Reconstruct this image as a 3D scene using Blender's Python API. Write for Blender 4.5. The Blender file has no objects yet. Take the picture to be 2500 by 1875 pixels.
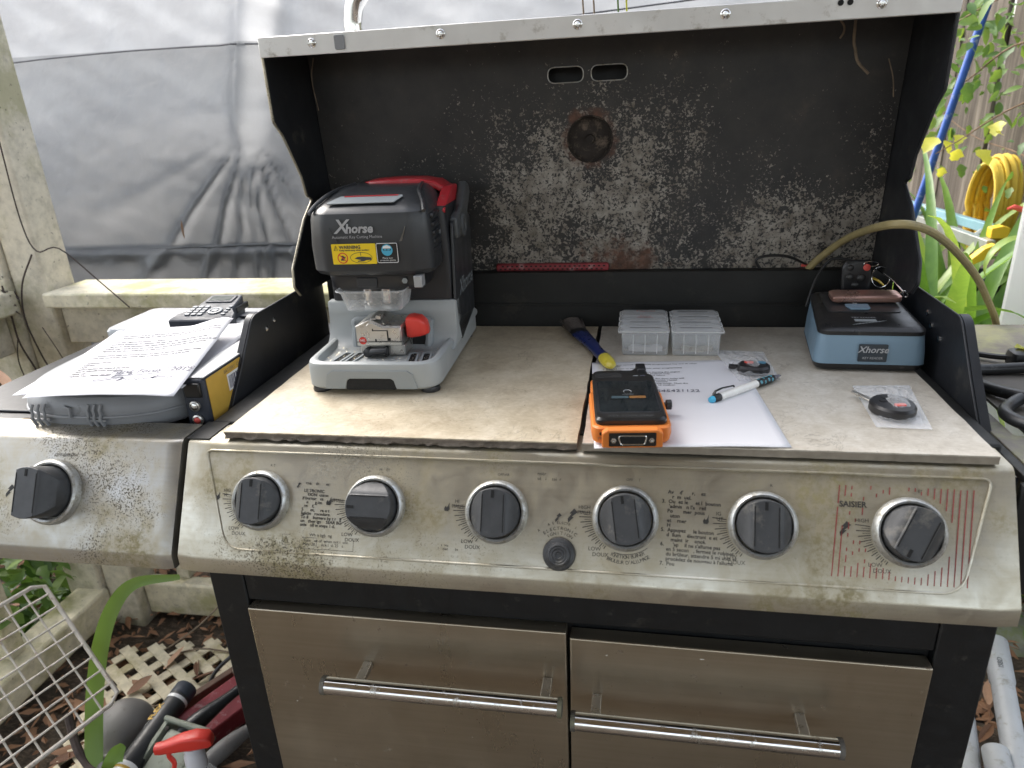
import bpy, bmesh, math, random
from mathutils import Vector, Matrix, Euler
from mathutils import noise as mnoise
R_ = math.radians
rnd = random.Random(7)
sc = bpy.context.scene
COL = sc.collection

# ------------------------------------------------------------------ camera, sky, sun, exposure
cam_d = bpy.data.cameras.new('camera')
cam_d.sensor_fit = 'HORIZONTAL'; cam_d.sensor_width = 36.0; cam_d.lens = 24.907
cam_d.clip_start = .02; cam_d.clip_end = 400
cam_d.dof.use_dof = True; cam_d.dof.focus_distance = 1.02; cam_d.dof.aperture_fstop = 6.5     # phone-size aperture
cam = bpy.data.objects.new('camera', cam_d); COL.objects.link(cam)
cR, cU, cF = Vector((.98517789, .16520118, -.04618544)), Vector((-.01810053, .36786091, .92970464)), Vector((-.17057812, .91508848, -.36539866))
cam.matrix_world = Matrix((( cR.x, cU.x, -cF.x, .0603735), (cR.y, cU.y, -cF.y, -.7218639), (cR.z, cU.z, -cF.z, .3585736), (0, 0, 0, 1)))
sc.camera = cam

SUN_EL, SUN_AZ = R_(43), R_(-52)          # azimuth from +Y towards +X
world = bpy.data.worlds.new('World'); sc.world = world; world.use_nodes = True
wt = world.node_tree; bg = wt.nodes['Background']
sky = wt.nodes.new('ShaderNodeTexSky'); sky.sky_type = 'NISHITA'; sky.sun_disc = False
sky.sun_elevation = SUN_EL; sky.sun_rotation = SUN_AZ; sky.dust_density = 4.0; sky.air_density = 1.2
hs = wt.nodes.new('ShaderNodeHueSaturation'); hs.inputs['Saturation'].default_value = .42
wt.links.new(sky.outputs[0], hs.inputs['Color']); wt.links.new(hs.outputs[0], bg.inputs[0]); bg.inputs[1].default_value = .15
sun_d = bpy.data.lights.new('sun', 'SUN'); sun_d.energy = .5; sun_d.angle = R_(22); sun_d.color = (1, .96, .9)
sun = bpy.data.objects.new('sun', sun_d); COL.objects.link(sun)
sdir = Vector((math.sin(SUN_AZ) * math.cos(SUN_EL), math.cos(SUN_AZ) * math.cos(SUN_EL), math.sin(SUN_EL)))
sun.rotation_euler = sdir.to_track_quat('Z', 'Y').to_euler(); sun.location = sdir * 20
vs = sc.view_settings; vs.view_transform = 'Standard'; vs.look = 'None'; vs.gamma = 1; vs.use_curve_mapping = False
vs.exposure = 1.85
sc.cycles.use_denoising = True
sc.cycles.max_bounces = 10; sc.cycles.transparent_max_bounces = 16; sc.cycles.diffuse_bounces = 5
sc.cycles.caustics_reflective = False; sc.cycles.caustics_refractive = False; sc.cycles.sample_clamp_indirect = 6

# ------------------------------------------------------------------ mesh helpers
FR = {}
def frame(o):
    return FR.get(o.name, Matrix.Identity(4)) if o else Matrix.Identity(4)
def tag(o, label=None, cat=None, group=None, kind=None):
    if label: o['label'] = label
    if cat: o['category'] = cat
    if group: o['group'] = group
    if kind: o['kind'] = kind
    return o
def thing(name, label, cat, loc=(0, 0, 0), rotz=0, group=None):
    o = bpy.data.objects.new(name, None); COL.objects.link(o); o.empty_display_size = .05
    o.location = loc; o.rotation_euler = (0, 0, rotz)
    FR[o.name] = Matrix.Translation(loc) @ Matrix.Rotation(rotz, 4, 'Z')
    return tag(o, label, cat, group)

class MB:
    def __init__(s): s.v = []; s.f = []; s.mi = []
    def add(s, vs, fs, mi=0, M=None):
        b = len(s.v)
        if M is not None: vs = [M @ Vector(p) for p in vs]
        s.v += [tuple(p) for p in vs]; s.f += [tuple(i + b for i in f) for f in fs]; s.mi += [mi] * len(fs)
        return s
    def box(s, a, b, mi=0, M=None):
        x0, y0, z0 = a; x1, y1, z1 = b
        return s.add([(x0,y0,z0),(x1,y0,z0),(x1,y1,z0),(x0,y1,z0),(x0,y0,z1),(x1,y0,z1),(x1,y1,z1),(x0,y1,z1)],
              [(0,3,2,1),(4,5,6,7),(0,1,5,4),(1,2,6,5),(2,3,7,6),(3,0,4,7)], mi, M)
    def cbox(s, c, d, mi=0, M=None):
        return s.box([c[i]-d[i]/2 for i in range(3)], [c[i]+d[i]/2 for i in range(3)], mi, M)
    def tube(s, pts, r, n=8, closed=False, mi=0, flat=1.0, caps=True):
        pts = [Vector(p) for p in pts]; m = len(pts)
        rr = r if isinstance(r, (list, tuple)) else [r] * m
        vs = []; fs = []; up = None
        for i, p in enumerate(pts):
            if closed: t = pts[(i+1) % m] - pts[i-1]
            else: t = pts[min(i+1, m-1)] - pts[max(i-1, 0)]
            if t.length < 1e-9: t = Vector((0, 0, 1))
            t.normalize()
            if up is None:
                up = Vector((0, 0, 1)) if abs(t.z) < .9 else Vector((1, 0, 0))
            a = t.cross(up)
            if a.length < 1e-6: a = t.cross(Vector((0, 1, 0)))
            a.normalize(); b = a.cross(t).normalized(); up = b
            for k in range(n):
                an = 2 * math.pi * k / n
                vs.append(p + a * (math.cos(an) * rr[i]) + b * (math.sin(an) * rr[i] * flat))
        for i in range(m if closed else m - 1):
            j = (i + 1) % m
            for k in range(n):
                k2 = (k + 1) % n
                fs.append((i*n+k, i*n+k2, j*n+k2, j*n+k))
        if caps and not closed:
            fs.append(tuple(range(n-1, -1, -1))); fs.append(tuple((m-1)*n + k for k in range(n)))
        return s.add(vs, fs, mi)
    def loft(s, rings, mi=0, cap0=True, cap1=True, M=None):
        n = len(rings[0]); vs = [p for r in rings for p in r]; fs = []
        for i in range(len(rings) - 1):
            for k in range(n):
                k2 = (k + 1) % n
                fs.append((i*n+k, i*n+k2, (i+1)*n+k2, (i+1)*n+k))
        if cap0: fs.append(tuple(range(n-1, -1, -1)))
        if cap1: fs.append(tuple((len(rings)-1)*n + k for k in range(n)))
        return s.add(vs, fs, mi, M)
    def prism(s, poly, h0, h1, axis='z', mi=0, M=None):
        """poly CCW 2-D; axis z -> (x,y), x -> (y,z), y -> (x,z)"""
        f = {'z': lambda a, b, h: (a, b, h), 'x': lambda a, b, h: (h, a, b), 'y': lambda a, b, h: (a, h, b)}[axis]
        return s.loft([[f(a, b, h0) for a, b in poly], [f(a, b, h1) for a, b in poly]], mi, M=M)
    def lathe(s, prof, n=24, M=None, mi=0, cap0=True, cap1=True):
        return s.loft([[(r*math.cos(2*math.pi*k/n), r*math.sin(2*math.pi*k/n), z) for k in range(n)] for r, z in prof], mi, cap0, cap1, M)
    def grid(s, nu, nv, fn, mi=0):
        vs = [fn(i / nu, j / nv) for j in range(nv + 1) for i in range(nu + 1)]
        fs = [(j*(nu+1)+i, j*(nu+1)+i+1, (j+1)*(nu+1)+i+1, (j+1)*(nu+1)+i) for j in range(nv) for i in range(nu)]
        return s.add(vs, fs, mi)
    def mesh(s, name, mats, M=None, smooth=35):
        me = bpy.data.meshes.new(name)
        v = [M @ Vector(p) for p in s.v] if M is not None else s.v
        me.from_pydata([tuple(p) for p in v], [], s.f)
        bm = bmesh.new(); bm.from_mesh(me); bmesh.ops.recalc_face_normals(bm, faces=bm.faces)
        bm.to_mesh(me); bm.free()
        for m in (mats if isinstance(mats, (list, tuple)) else [mats]): me.materials.append(m)
        if len(me.materials) > 1: me.polygons.foreach_set('material_index', s.mi)
        if smooth:
            me.polygons.foreach_set('use_smooth', [True] * len(me.polygons)); me.set_sharp_from_angle(angle=R_(smooth))
        me.update(); return me
    def build(s, name, mats, parent=None, local=False, smooth=35, bevel=0, seg=2, solid=0):
        Mi = None
        if parent is not None and not local: Mi = frame(parent).inverted()
        o = bpy.data.objects.new(name, s.mesh(name, mats, Mi, smooth)); COL.objects.link(o)
        if parent is not None:
            o.parent = parent; FR[o.name] = frame(parent)
        if solid:
            m = o.modifiers.new('solid', 'SOLIDIFY'); m.thickness = solid; m.offset = 0
        if bevel:
            m = o.modifiers.new('bevel', 'BEVEL'); m.width = bevel; m.segments = seg; m.limit_method = 'ANGLE'; m.angle_limit = R_(40)
        return o

def rpoly(pts, r, seg=5):
    """polygon with rounded corners; r may be a list"""
    out = []; n = len(pts)
    for i in range(n):
        p = Vector(pts[i]); a = Vector(pts[i-1]); b = Vector(pts[(i+1) % n])
        rr = r[i] if isinstance(r, (list, tuple)) else r
        da = (a - p); db = (b - p)
        if rr <= 0: out.append((p.x, p.y)); continue
        ang = da.angle(db); d = min(rr / math.tan(ang/2), da.length*.49, db.length*.49)
        p0 = p + da.normalized()*d; p1 = p + db.normalized()*d
        for k in range(seg + 1):
            t = k / seg
            q = p0*(1-t)**2 + p*2*t*(1-t) + p1*t*t
            out.append((q.x, q.y))
    return out
def rrect(x0, y0, x1, y1, r, seg=5):
    return rpoly([(x0, y0), (x1, y0), (x1, y1), (x0, y1)], r, seg)
def circ(cx, cy, r, n=24):
    return [(cx + r*math.cos(2*math.pi*k/n), cy + r*math.sin(2*math.pi*k/n)) for k in range(n)]
def holed(outer, holes, h0, h1, f):
    """flat plate with holes, f maps (a,b,h) to xyz"""
    bm = bmesh.new(); loops = []
    for lp in [outer] + holes:
        vs = [bm.verts.new((a, b, 0)) for a, b in lp]; loops.append(vs)
        for i in range(len(vs)): bm.edges.new((vs[i-1], vs[i]))
    bmesh.ops.triangle_fill(bm, use_beauty=True, use_dissolve=False, edges=bm.edges[:])
    bm.verts.index_update(); bm.faces.ensure_lookup_table()
    pts = [(v.co.x, v.co.y) for v in bm.verts]; tris = [tuple(v.index for v in fc.verts) for fc in bm.faces]
    mb = MB(); n = len(pts)
    fs = tris + [tuple(i + n for i in reversed(t)) for t in tris]
    for lp in loops:
        ids = [v.index for v in lp]
        for i in range(len(ids)): fs.append((ids[i-1], ids[i], ids[i] + n, ids[i-1] + n))
    bm.free()
    mb.add([f(a, b, h0) for a, b in pts] + [f(a, b, h1) for a, b in pts], fs)
    return mb
def spline(pts, k=6):
    """Catmull-Rom through points"""
    P = [Vector(p) for p in pts]; P = [P[0]*2 - P[1]] + P + [P[-1]*2 - P[-2]]; out = []
    for i in range(1, len(P) - 2):
        for j in range(k):
            t = j / k; a, b, c, d = P[i-1], P[i], P[i+1], P[i+2]
            out.append(.5*((2*b) + (c-a)*t + (2*a-5*b+4*c-d)*t*t + (3*b-a-3*c+d)*t**3))
    out.append(P[-2]); return out

TEXTQ = []
def text(s, size, M, mat, parent, name='lettering', align='CENTER', shear=0, off=0, local=False, line=1.0, drape=None):
    """flat lettering; M maps text xy to world (or to local frame)"""
    TEXTQ.append((s, size, M, mat, parent, name, align, shear, off, local, line, drape))
def flush_text():
    tmp = []
    for (s, size, M, mat, parent, name, align, shear, off, local, line, drape) in TEXTQ:
        cu = bpy.data.curves.new('t', 'FONT'); cu.body = s; cu.size = size; cu.align_x = align; cu.shear = shear
        cu.offset = off; cu.space_line = line; cu.resolution_u = 2
        ob = bpy.data.objects.new('t', cu); COL.objects.link(ob); tmp.append(ob)
    dg = bpy.context.evaluated_depsgraph_get(); dg.update()
    for ob, (s, size, M, mat, parent, name, align, shear, off, local, line, drape) in zip(tmp, TEXTQ):
        me = bpy.data.meshes.new_from_object(ob.evaluated_get(dg)); me.name = name
        Mt = M if (local or parent is None) else frame(parent).inverted() @ M
        if drape:                                       # lay the print on the curved sheet
            f, u0, v0 = drape; W = (f(1, 0) - f(0, 0)).length; H = (f(0, 1) - f(0, 0)).length; Mi = frame(parent).inverted()
            for v in me.vertices: v.co = Mi @ (f(min(.995, u0 + v.co.x/W), v0 + v.co.y/H) + Vector((0, 0, .0006)))
        else: me.transform(Mt)
        me.materials.clear(); me.materials.append(mat)
        o = bpy.data.objects.new(name, me); COL.objects.link(o); o.parent = parent
        if parent is not None: FR[o.name] = frame(parent)
    for ob in tmp:
        cu = ob.data; bpy.data.objects.remove(ob); bpy.data.curves.remove(cu)
def basis(o, x, y):
    x = Vector(x).normalized(); y = Vector(y).normalized(); z = x.cross(y)
    return Matrix(((x.x, y.x, z.x, o[0]), (x.y, y.y, z.y, o[1]), (x.z, y.z, z.z, o[2]), (0, 0, 0, 1)))
def wear(s, p, seed=1):
    r = random.Random(seed); out = ''; gap = 0
    for ch in s:
        if gap <= 0 and r.random() < p: gap = r.randint(1, 4)
        out += ch if (gap <= 0 or ch == '\n') else ' '
        gap -= 1
    return out

# ------------------------------------------------------------------ material helpers
class NM:
    def __init__(s, name):
        s.m = bpy.data.materials.new(name); s.m.use_nodes = True; s.t = s.m.node_tree
        s.b = s.t.nodes['Principled BSDF']; s.out = s.t.nodes['Material Output']
        s.tc = s.t.nodes.new('ShaderNodeTexCoord'); s.co = s.tc.outputs['Object']
    def n(s, typ, **kw):
        nd = s.t.nodes.new(typ)
        for k, v in kw.items(): setattr(nd, k, v)
        return nd
    def put(s, sock, v):
        if isinstance(v, bpy.types.NodeSocket): s.t.links.new(v, sock)
        elif v is not None:
            if sock.type == 'RGBA' and len(v) == 3: v = (*v, 1)
            sock.default_value = v
    def noise(s, scale, detail=4, rough=.55, vec=None, dist=0, out='Fac'):
        nd = s.n('ShaderNodeTexNoise'); s.put(nd.inputs['Scale'], scale); s.put(nd.inputs['Detail'], detail)
        s.put(nd.inputs['Roughness'], rough); s.put(nd.inputs['Distortion'], dist); s.put(nd.inputs['Vector'], vec or s.co)
        return nd.outputs[out]
    def voro(s, scale, vec=None, feature='F1', out='Distance'):
        nd = s.n('ShaderNodeTexVoronoi', feature=feature); s.put(nd.inputs['Scale'], scale); s.put(nd.inputs['Vector'], vec or s.co)
        return nd.outputs[out]
    def map(s, scale=(1, 1, 1), rot=(0, 0, 0), loc=(0, 0, 0), vec=None):
        nd = s.n('ShaderNodeMapping'); s.put(nd.inputs['Vector'], vec or s.co)
        nd.inputs['Scale'].default_value = scale; nd.inputs['Rotation'].default_value = rot; s.put(nd.inputs['Location'], loc)
        return nd.outputs[0]
    def ramp(s, fac, stops):
        nd = s.n('ShaderNodeValToRGB'); s.put(nd.inputs[0], fac); e = nd.color_ramp.elements
        while len(e) < len(stops): e.new(.5)
        for el, (p, c) in zip(e, stops):
            el.position = p; el.color = (c, c, c, 1) if isinstance(c, (int, float)) else (*c, 1)
        return nd.outputs[0]
    def mix(s, fac, a, b, blend='MIX'):
        nd = s.n('ShaderNodeMix', data_type='RGBA', blend_type=blend)
        s.put(nd.inputs[0], fac); s.put(nd.inputs[6], a); s.put(nd.inputs[7], b); return nd.outputs[2]
    def mth(s, op, a, b=None, c=None, clamp=False):
        nd = s.n('ShaderNodeMath', operation=op, use_clamp=clamp); s.put(nd.inputs[0], a)
        if b is not None: s.put(nd.inputs[1], b)
        if c is not None: s.put(nd.inputs[2], c)
        return nd.outputs[0]
    def mr(s, v, a, b, c=0, d=1):
        nd = s.n('ShaderNodeMapRange'); s.put(nd.inputs[0], v)
        for i, q in enumerate((a, b, c, d)): s.put(nd.inputs[i+1], q)
        return nd.outputs[0]
    def xyz(s, vec=None):
        nd = s.n('ShaderNodeSeparateXYZ'); s.put(nd.inputs[0], vec or s.co); return nd.outputs
    def rand(s):
        return s.n('ShaderNodeObjectInfo').outputs['Random']
    def bump(s, h, strength=.3, dist=.002):
        nd = s.n('ShaderNodeBump'); nd.inputs['Strength'].default_value = strength; nd.inputs['Distance'].default_value = dist
        s.put(nd.inputs['Height'], h); s.t.links.new(nd.outputs[0], s.b.inputs['Normal']); return nd.outputs[0]
    def set(s, **kw):
        names = dict(col='Base Color', rough='Roughness', metal='Metallic', spec='Specular IOR Level', coat='Coat Weight',
                     trans='Transmission Weight', ior='IOR', alpha='Alpha', sheen='Sheen Weight', sss='Subsurface Weight')
        for k, v in kw.items(): s.put(s.b.inputs[names[k]], v)
        return s
    def translucent(s, col, w):
        tr = s.n('ShaderNodeBsdfTranslucent'); s.put(tr.inputs[0], col); mx = s.n('ShaderNodeMixShader'); s.put(mx.inputs[0], w)
        s.t.links.new(s.b.outputs[0], mx.inputs[1]); s.t.links.new(tr.outputs[0], mx.inputs[2]); s.t.links.new(mx.outputs[0], s.out.inputs[0])
    def clear(s, w):
        tr = s.n('ShaderNodeBsdfTransparent'); mx = s.n('ShaderNodeMixShader'); s.put(mx.inputs[0], w)
        s.t.links.new(s.b.outputs[0], mx.inputs[1]); s.t.links.new(tr.outputs[0], mx.inputs[2]); s.t.links.new(mx.outputs[0], s.out.inputs[0])
def sc3(c, k): return tuple(min(1, x * k) for x in c)
def simple(name, col, rough=.5, metal=0, var=.12, scale=30, bump=.05, bscale=300, dirt=None, spec=.5, coat=0):
    """plain surface: slight colour mottling, fine relief, optional dust/dirt (colour, amount, scale)"""
    s = NM(name); nz = s.noise(scale, 5)
    c = s.ramp(nz, [(.3, sc3(col, 1-var)), (.7, sc3(col, 1+var))]); r = s.mr(s.noise(scale*2.3, 3), .3, .7, rough-.06, rough+.08)
    if dirt:
        dc, am, dsc = dirt
        d = s.mr(s.noise(dsc, 8, .7), .62-am*.35, .72-am*.25)
        c = s.mix(s.mth('MULTIPLY', d, .75), c, dc); r = s.mth('MAXIMUM', r, s.mth('MULTIPLY', d, .7))
    s.set(col=c, rough=r, metal=metal, spec=spec, coat=coat)
    if bump: s.bump(s.noise(bscale, 3), bump, .001)
    return s.m

MAT = {}
# --- worn stainless of the control panels
def steel_panel(name, speck, tint):
    s = NM(name); x, y, z = s.xyz()
    brushed = s.noise(1, 3, .6, s.map((6, 260, 260)))
    cloud = s.noise(9, 6, .6); cloud2 = s.noise(26, 5, .65, dist=1.2)
    clean = s.ramp(brushed, [(.3, sc3(tint, .95)), (.7, sc3(tint, 1.05))])
    film = s.mr(s.mth('ADD', s.mth('MULTIPLY', cloud, .6), s.mth('MULTIPLY', cloud2, .4)), .38, .62)
    c = s.mix(s.mth('MULTIPLY', film, .8), clean, (.37, .315, .20))
    moss = s.mth('MULTIPLY', s.mr(s.noise(9, 4), .54, .66), s.mr(s.noise(120, 5, .75), .44, .60))
    c = s.mix(s.mth('MULTIPLY', moss, .7), c, (.20, .17, .06))
    cl = s.mth('MULTIPLY', s.mr(s.noise(8.5, 4, .6, s.map(loc=(3, 1, 2))), .42, .60), s.mr(x, -.32, -.05, 1, .22))
    grit = s.mr(s.mth('ADD', s.noise(420, 3, .7), s.mth('MULTIPLY', cl, .10)), .615, .67)
    grit = s.mth('MULTIPLY', grit, s.mth('ADD', cl, .02), clamp=True)
    c = s.mix(s.mth('MULTIPLY', grit, .85), c, (.075, .06, .035))
    dirt = s.mth('MAXIMUM', s.mth('MULTIPLY', film, .55), s.mth('MAXIMUM', grit, moss))
    s.set(col=c, metal=s.mr(dirt, 0, 1, .95, .15), rough=s.mr(dirt, 0, 1, .30, .62))
    s.bump(s.mth('ADD', s.mth('MULTIPLY', brushed, .25), s.mth('MULTIPLY', grit, .8)), .18, .0008)
    return s.m
MAT['panel'] = steel_panel('worn_stainless_panel', 1.0, (.52, .495, .42))
MAT['panel_side'] = steel_panel('worn_stainless_side', .8, (.42, .415, .395))
def steel_door():
    s = NM('brushed_stainless_door'); br = s.noise(1, 3, .6, s.map((5, 300, 220))); cl = s.noise(5, 5, .6)
    c = s.ramp(s.mth('ADD', s.mth('MULTIPLY', br, .4), s.mth('MULTIPLY', cl, .6)), [(.32, (.40, .35, .265)), (.68, (.50, .445, .35))])
    sp = s.mth('MULTIPLY', s.mr(s.noise(70, 3, .6), .66, .72), s.mr(s.noise(14, 2), .45, .6))
    c = s.mix(s.mth('MULTIPLY', sp, .8), c, (.13, .08, .045))
    wh = s.mr(s.noise(120, 2, .5, s.map((.6, 1, 1), loc=(4, 4, 4))), .755, .775)
    c = s.mix(wh, c, (.75, .72, .66))
    s.set(col=c, metal=s.mr(s.mth('MAXIMUM', sp, wh), 0, 1, .9, .1), rough=s.mr(s.mth('ADD', s.mth('MULTIPLY', cl, .6), s.mth('MULTIPLY', s.noise(1, 5, .65, s.map((26, 26, 3))), .4)), .35, .65, .22, .42)); s.bump(br, .08, .0005)
    return s.m
MAT['door'] = steel_door()
MAT['lip'] = simple('lid_lip_stainless', (.70, .69, .67), .42, .6, .07, 14, .08, 150, ((.36, .33, .28), .12, 30))
MAT['chrome'] = simple('chrome', (.75, .75, .74), .12, 1, .05, 20, .03, 60, ((.32, .28, .2), .18, 60))
MAT['bezel'] = simple('cast_bezel', (.56, .57, .56), .38, .75, .14, 60, .25, 220, ((.30, .28, .22), .45, 120))
MAT['knob'] = simple('knob_plastic', (.045, .047, .05), .45, 0, .15, 60, .08, 300, ((.16, .15, .13), .10, 25))
MAT['slotdark'] = simple('recess_black', (.008, .008, .008), .8, 0, .1, 50, 0)
MAT['black'] = simple('black_powder_coat', (.005, .006, .007), .5, 0, .2, 25, .10, 350, ((.05, .047, .04), .05, 35))
MAT['blacksoot'] = simple('sooty_black_steel', (.007, .0075, .007), .55, .05, .3, 12, .2, 200, ((.035, .03, .025), .10, 16))
MAT['platemat'] = simple('greasy_black_plate', (.022, .024, .028), .42, .1, .25, 10, .12, 160, ((.10, .095, .08), .08, 20))
# --- inside of the lid: soot lightened to stand in for lens glare, pale flaking, rust
def lid_inner():
    s = NM('flaked_lid_interior'); x, y, z = s.xyz()      # object frame: grill base at (0,.2,-1)
    hz = s.mth('SUBTRACT', z, 1.0); hx = x
    low = s.mr(hz, .46, .24, 0, 1)
    cen = s.mr(s.mth('ABSOLUTE', s.mth('SUBTRACT', hx, .03)), .40, .14, 0, 1)
    rgt = s.mth('MULTIPLY', s.mr(hx, .10, .24, 0, 1), s.mr(hz, .40, .14, 0, 1.15))
    mid = s.mr(hx, .30, .06, .30, 1)
    dens = s.mth('MAXIMUM', s.mth('MULTIPLY', s.mth('MULTIPLY', low, cen), mid), s.mth('MULTIPLY', rgt, .95))
    dens = s.mth('MULTIPLY', dens, s.mr(s.noise(5.5, 5, .65, s.map(loc=(1, 7, 3))), .34, .54, .40, 1.2))
    dens = s.mth('ADD', dens, s.mr(s.noise(13, 5, .7), .3, .7, -.22, .24))
    left = s.mth('MULTIPLY', s.mr(hx, -.10, -.22, 0, 1), s.mr(hz, .42, .20, 0, .34))
    dens = s.mth('MAXIMUM', dens, left)
    wisp = s.noise(1, 4, .6, s.map((22, 1, 5)))
    dens = s.mth('ADD', dens, s.mr(wisp, .35, .7, -.12, .1), clamp=True)
    fl = s.mth('ADD', s.mth('MULTIPLY', s.noise(260, 4, .66, dist=.6), .62), s.mth('MULTIPLY', s.noise(95, 4, .6, dist=1.0), .38)); th = s.mr(dens, 0, 1, .660, .455)
    flake = s.mr(s.mth('SUBTRACT', fl, th), 0, .03)
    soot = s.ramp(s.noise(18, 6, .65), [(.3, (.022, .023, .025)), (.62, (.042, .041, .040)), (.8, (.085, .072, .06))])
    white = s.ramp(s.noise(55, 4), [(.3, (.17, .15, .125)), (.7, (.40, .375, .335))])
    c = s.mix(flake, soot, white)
    # rust: ring round the gauge hole and a patch at the bottom
    hole = s.n('ShaderNodeVectorMath', operation='DISTANCE'); s.put(hole.inputs[0], s.n('ShaderNodeCombineXYZ').outputs[0])
    cb = hole.inputs[0].links[0].from_node; s.put(cb.inputs[0], hx); s.put(cb.inputs[2], hz); hole.inputs[1].default_value = (-.0155, 0, .304)
    ring = s.mr(hole.outputs['Value'], .056, .040, 0, 1)
    pb = s.n('ShaderNodeVectorMath', operation='DISTANCE'); s.put(pb.inputs[0], cb.outputs[0]); pb.inputs[1].default_value = (.035, 0, .075)
    patch = s.mr(pb.outputs['Value'], .11, .02, 0, 1)
    general = s.mr(s.noise(9, 5, .6, s.map(loc=(2, 2, 8))), .62, .75, 0, .6)
    rust = s.mth('ADD', s.mth('MULTIPLY', s.mth('MAXIMUM', s.mth('MULTIPLY', ring, .7), patch), .9), s.mth('MULTIPLY', general, low))
    rust = s.mr(s.mth('ADD', rust, s.mr(s.noise(45, 5, .7), .3, .7, -.35, .35)), .35, .75)
    c = s.mix(s.mth('MULTIPLY', rust, .85), c, s.ramp(s.noise(80, 4), [(.3, (.05, .02, .012)), (.7, (.17, .075, .045))]))
    s.set(col=c, rough=s.mr(flake, 0, 1, .48, .85), metal=0)
    s.bump(s.mth('ADD', flake, s.mth('MULTIPLY', s.noise(300, 3), .3)), .5, .001)
    return s.m
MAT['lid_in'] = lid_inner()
MAT['rustgauge'] = simple('rusty_gauge_back', (.028, .022, .018), .7, .3, .5, 40, .4, 120, ((.22, .17, .13), .28, 45))
def tile_mat(name, base, dark, light, seed):
    s = NM(name); v = s.map(loc=(seed, seed*2, 0))
    a = s.noise(7, 6, .65, v); b = s.noise(42, 6, .7, v, dist=.8); f = s.noise(1, 6, .7, s.map((150, 320, 100), (0, 0, .3), (seed, 0, 0)))
    m = s.mth('ADD', s.mth('MULTIPLY', a, .4), s.mth('ADD', s.mth('MULTIPLY', b, .35), s.mth('MULTIPLY', f, .25)))
    c = s.ramp(m, [(.36, dark), (.5, base), (.62, light)])
    vein = s.mr(s.mth('ABSOLUTE', s.mth('SUBTRACT', s.noise(11, 6, .7, v, dist=1.5), .5)), .0, .012, 1, 0)
    vein = s.mth('MULTIPLY', vein, s.mr(s.noise(22, 3, .5, v), .5, .62))
    c = s.mix(s.mth('MULTIPLY', vein, .55), c, sc3(dark, .45))
    sp = s.mr(s.noise(260, 2, .5, v), .70, .74); c = s.mix(s.mth('MULTIPLY', sp, .6), c, sc3(dark, .5))
    s.set(col=c, rough=s.mr(b, .3, .7, .33, .5), spec=.5)
    s.bump(f, .12, .0006); return s.m
MAT['tile_l'] = tile_mat('tile_warm', (.53, .455, .33), (.36, .285, .19), (.66, .59, .47), 3)
MAT['tile_r'] = tile_mat('tile_grey', (.50, .46, .39), (.35, .305, .24), (.62, .59, .53), 8)
MAT['tile_edge'] = simple('tile_broken_edge', (.20, .17, .14), .9, 0, .35, 60, .8, 120)
MAT['tile_edge2'] = simple('tile_clean_edge', (.30, .265, .215), .8, 0, .2, 60, .3, 120)
# --- timber
def paintwood(name, base, algae, amt):
    s = NM(name); g = s.noise(6, 6, .7); st = s.noise(1, 4, .6, s.map((18, 18, 18)))
    c = s.ramp(s.noise(30, 6, .7), [(.3, sc3(base, .72)), (.5, base), (.7, sc3(base, 1.18))])
    c = s.mix(s.mth('MULTIPLY', s.mr(g, .62-amt*.3, .74-amt*.25), .75), c, algae)
    sp = s.mr(s.noise(90, 4, .7), .64, .70); c = s.mix(s.mth('MULTIPLY', sp, .75), c, (.055, .05, .04))
    bl = s.mr(s.noise(14, 6, .75, s.map(loc=(5, 3, 1))), .60, .72); c = s.mix(s.mth('MULTIPLY', bl, .6), c, (.16, .145, .115))
    s.set(col=c, rough=.82); s.bump(s.mth('ADD', s.noise(70, 6, .7), s.mth('MULTIPLY', sp, .5)), .45, .003); return s.m
MAT['post'] = paintwood('weathered_post_paint', (.64, .59, .48), (.36, .34, .20), .5)
MAT['rail'] = paintwood('mossy_rail_paint', (.70, .64, .48), (.38, .36, .15), .55)
def fencewood():
    s = NM('grey_fence_wood'); r = s.rand()
    off = s.n('ShaderNodeCombineXYZ'); s.put(off.inputs[0], s.mth('MULTIPLY', r, 40)); s.put(off.inputs[1], s.mth('MULTIPLY', r, 17))
    v = s.map((26, 26, 1.6), loc=off.outputs[0]); a = s.noise(1, 6, .65, v, dist=.5); b = s.noise(1, 5, .7, s.map((90, 90, 3), loc=off.outputs[0]))
    c = s.ramp(s.mth('ADD', s.mth('MULTIPLY', a, .6), s.mth('MULTIPLY', b, .4)), [(.34, (.045, .036, .028)), (.5, (.14, .115, .09)), (.64, (.31, .27, .22))])
    c = s.mix(1, c, s.ramp(r, [(0, .62), (1, 1.15)]), 'MULTIPLY')
    s.set(col=c, rough=.88); s.bump(s.mth('ADD', a, b), .5, .004); return s.m
MAT['fence'] = fencewood()
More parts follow.
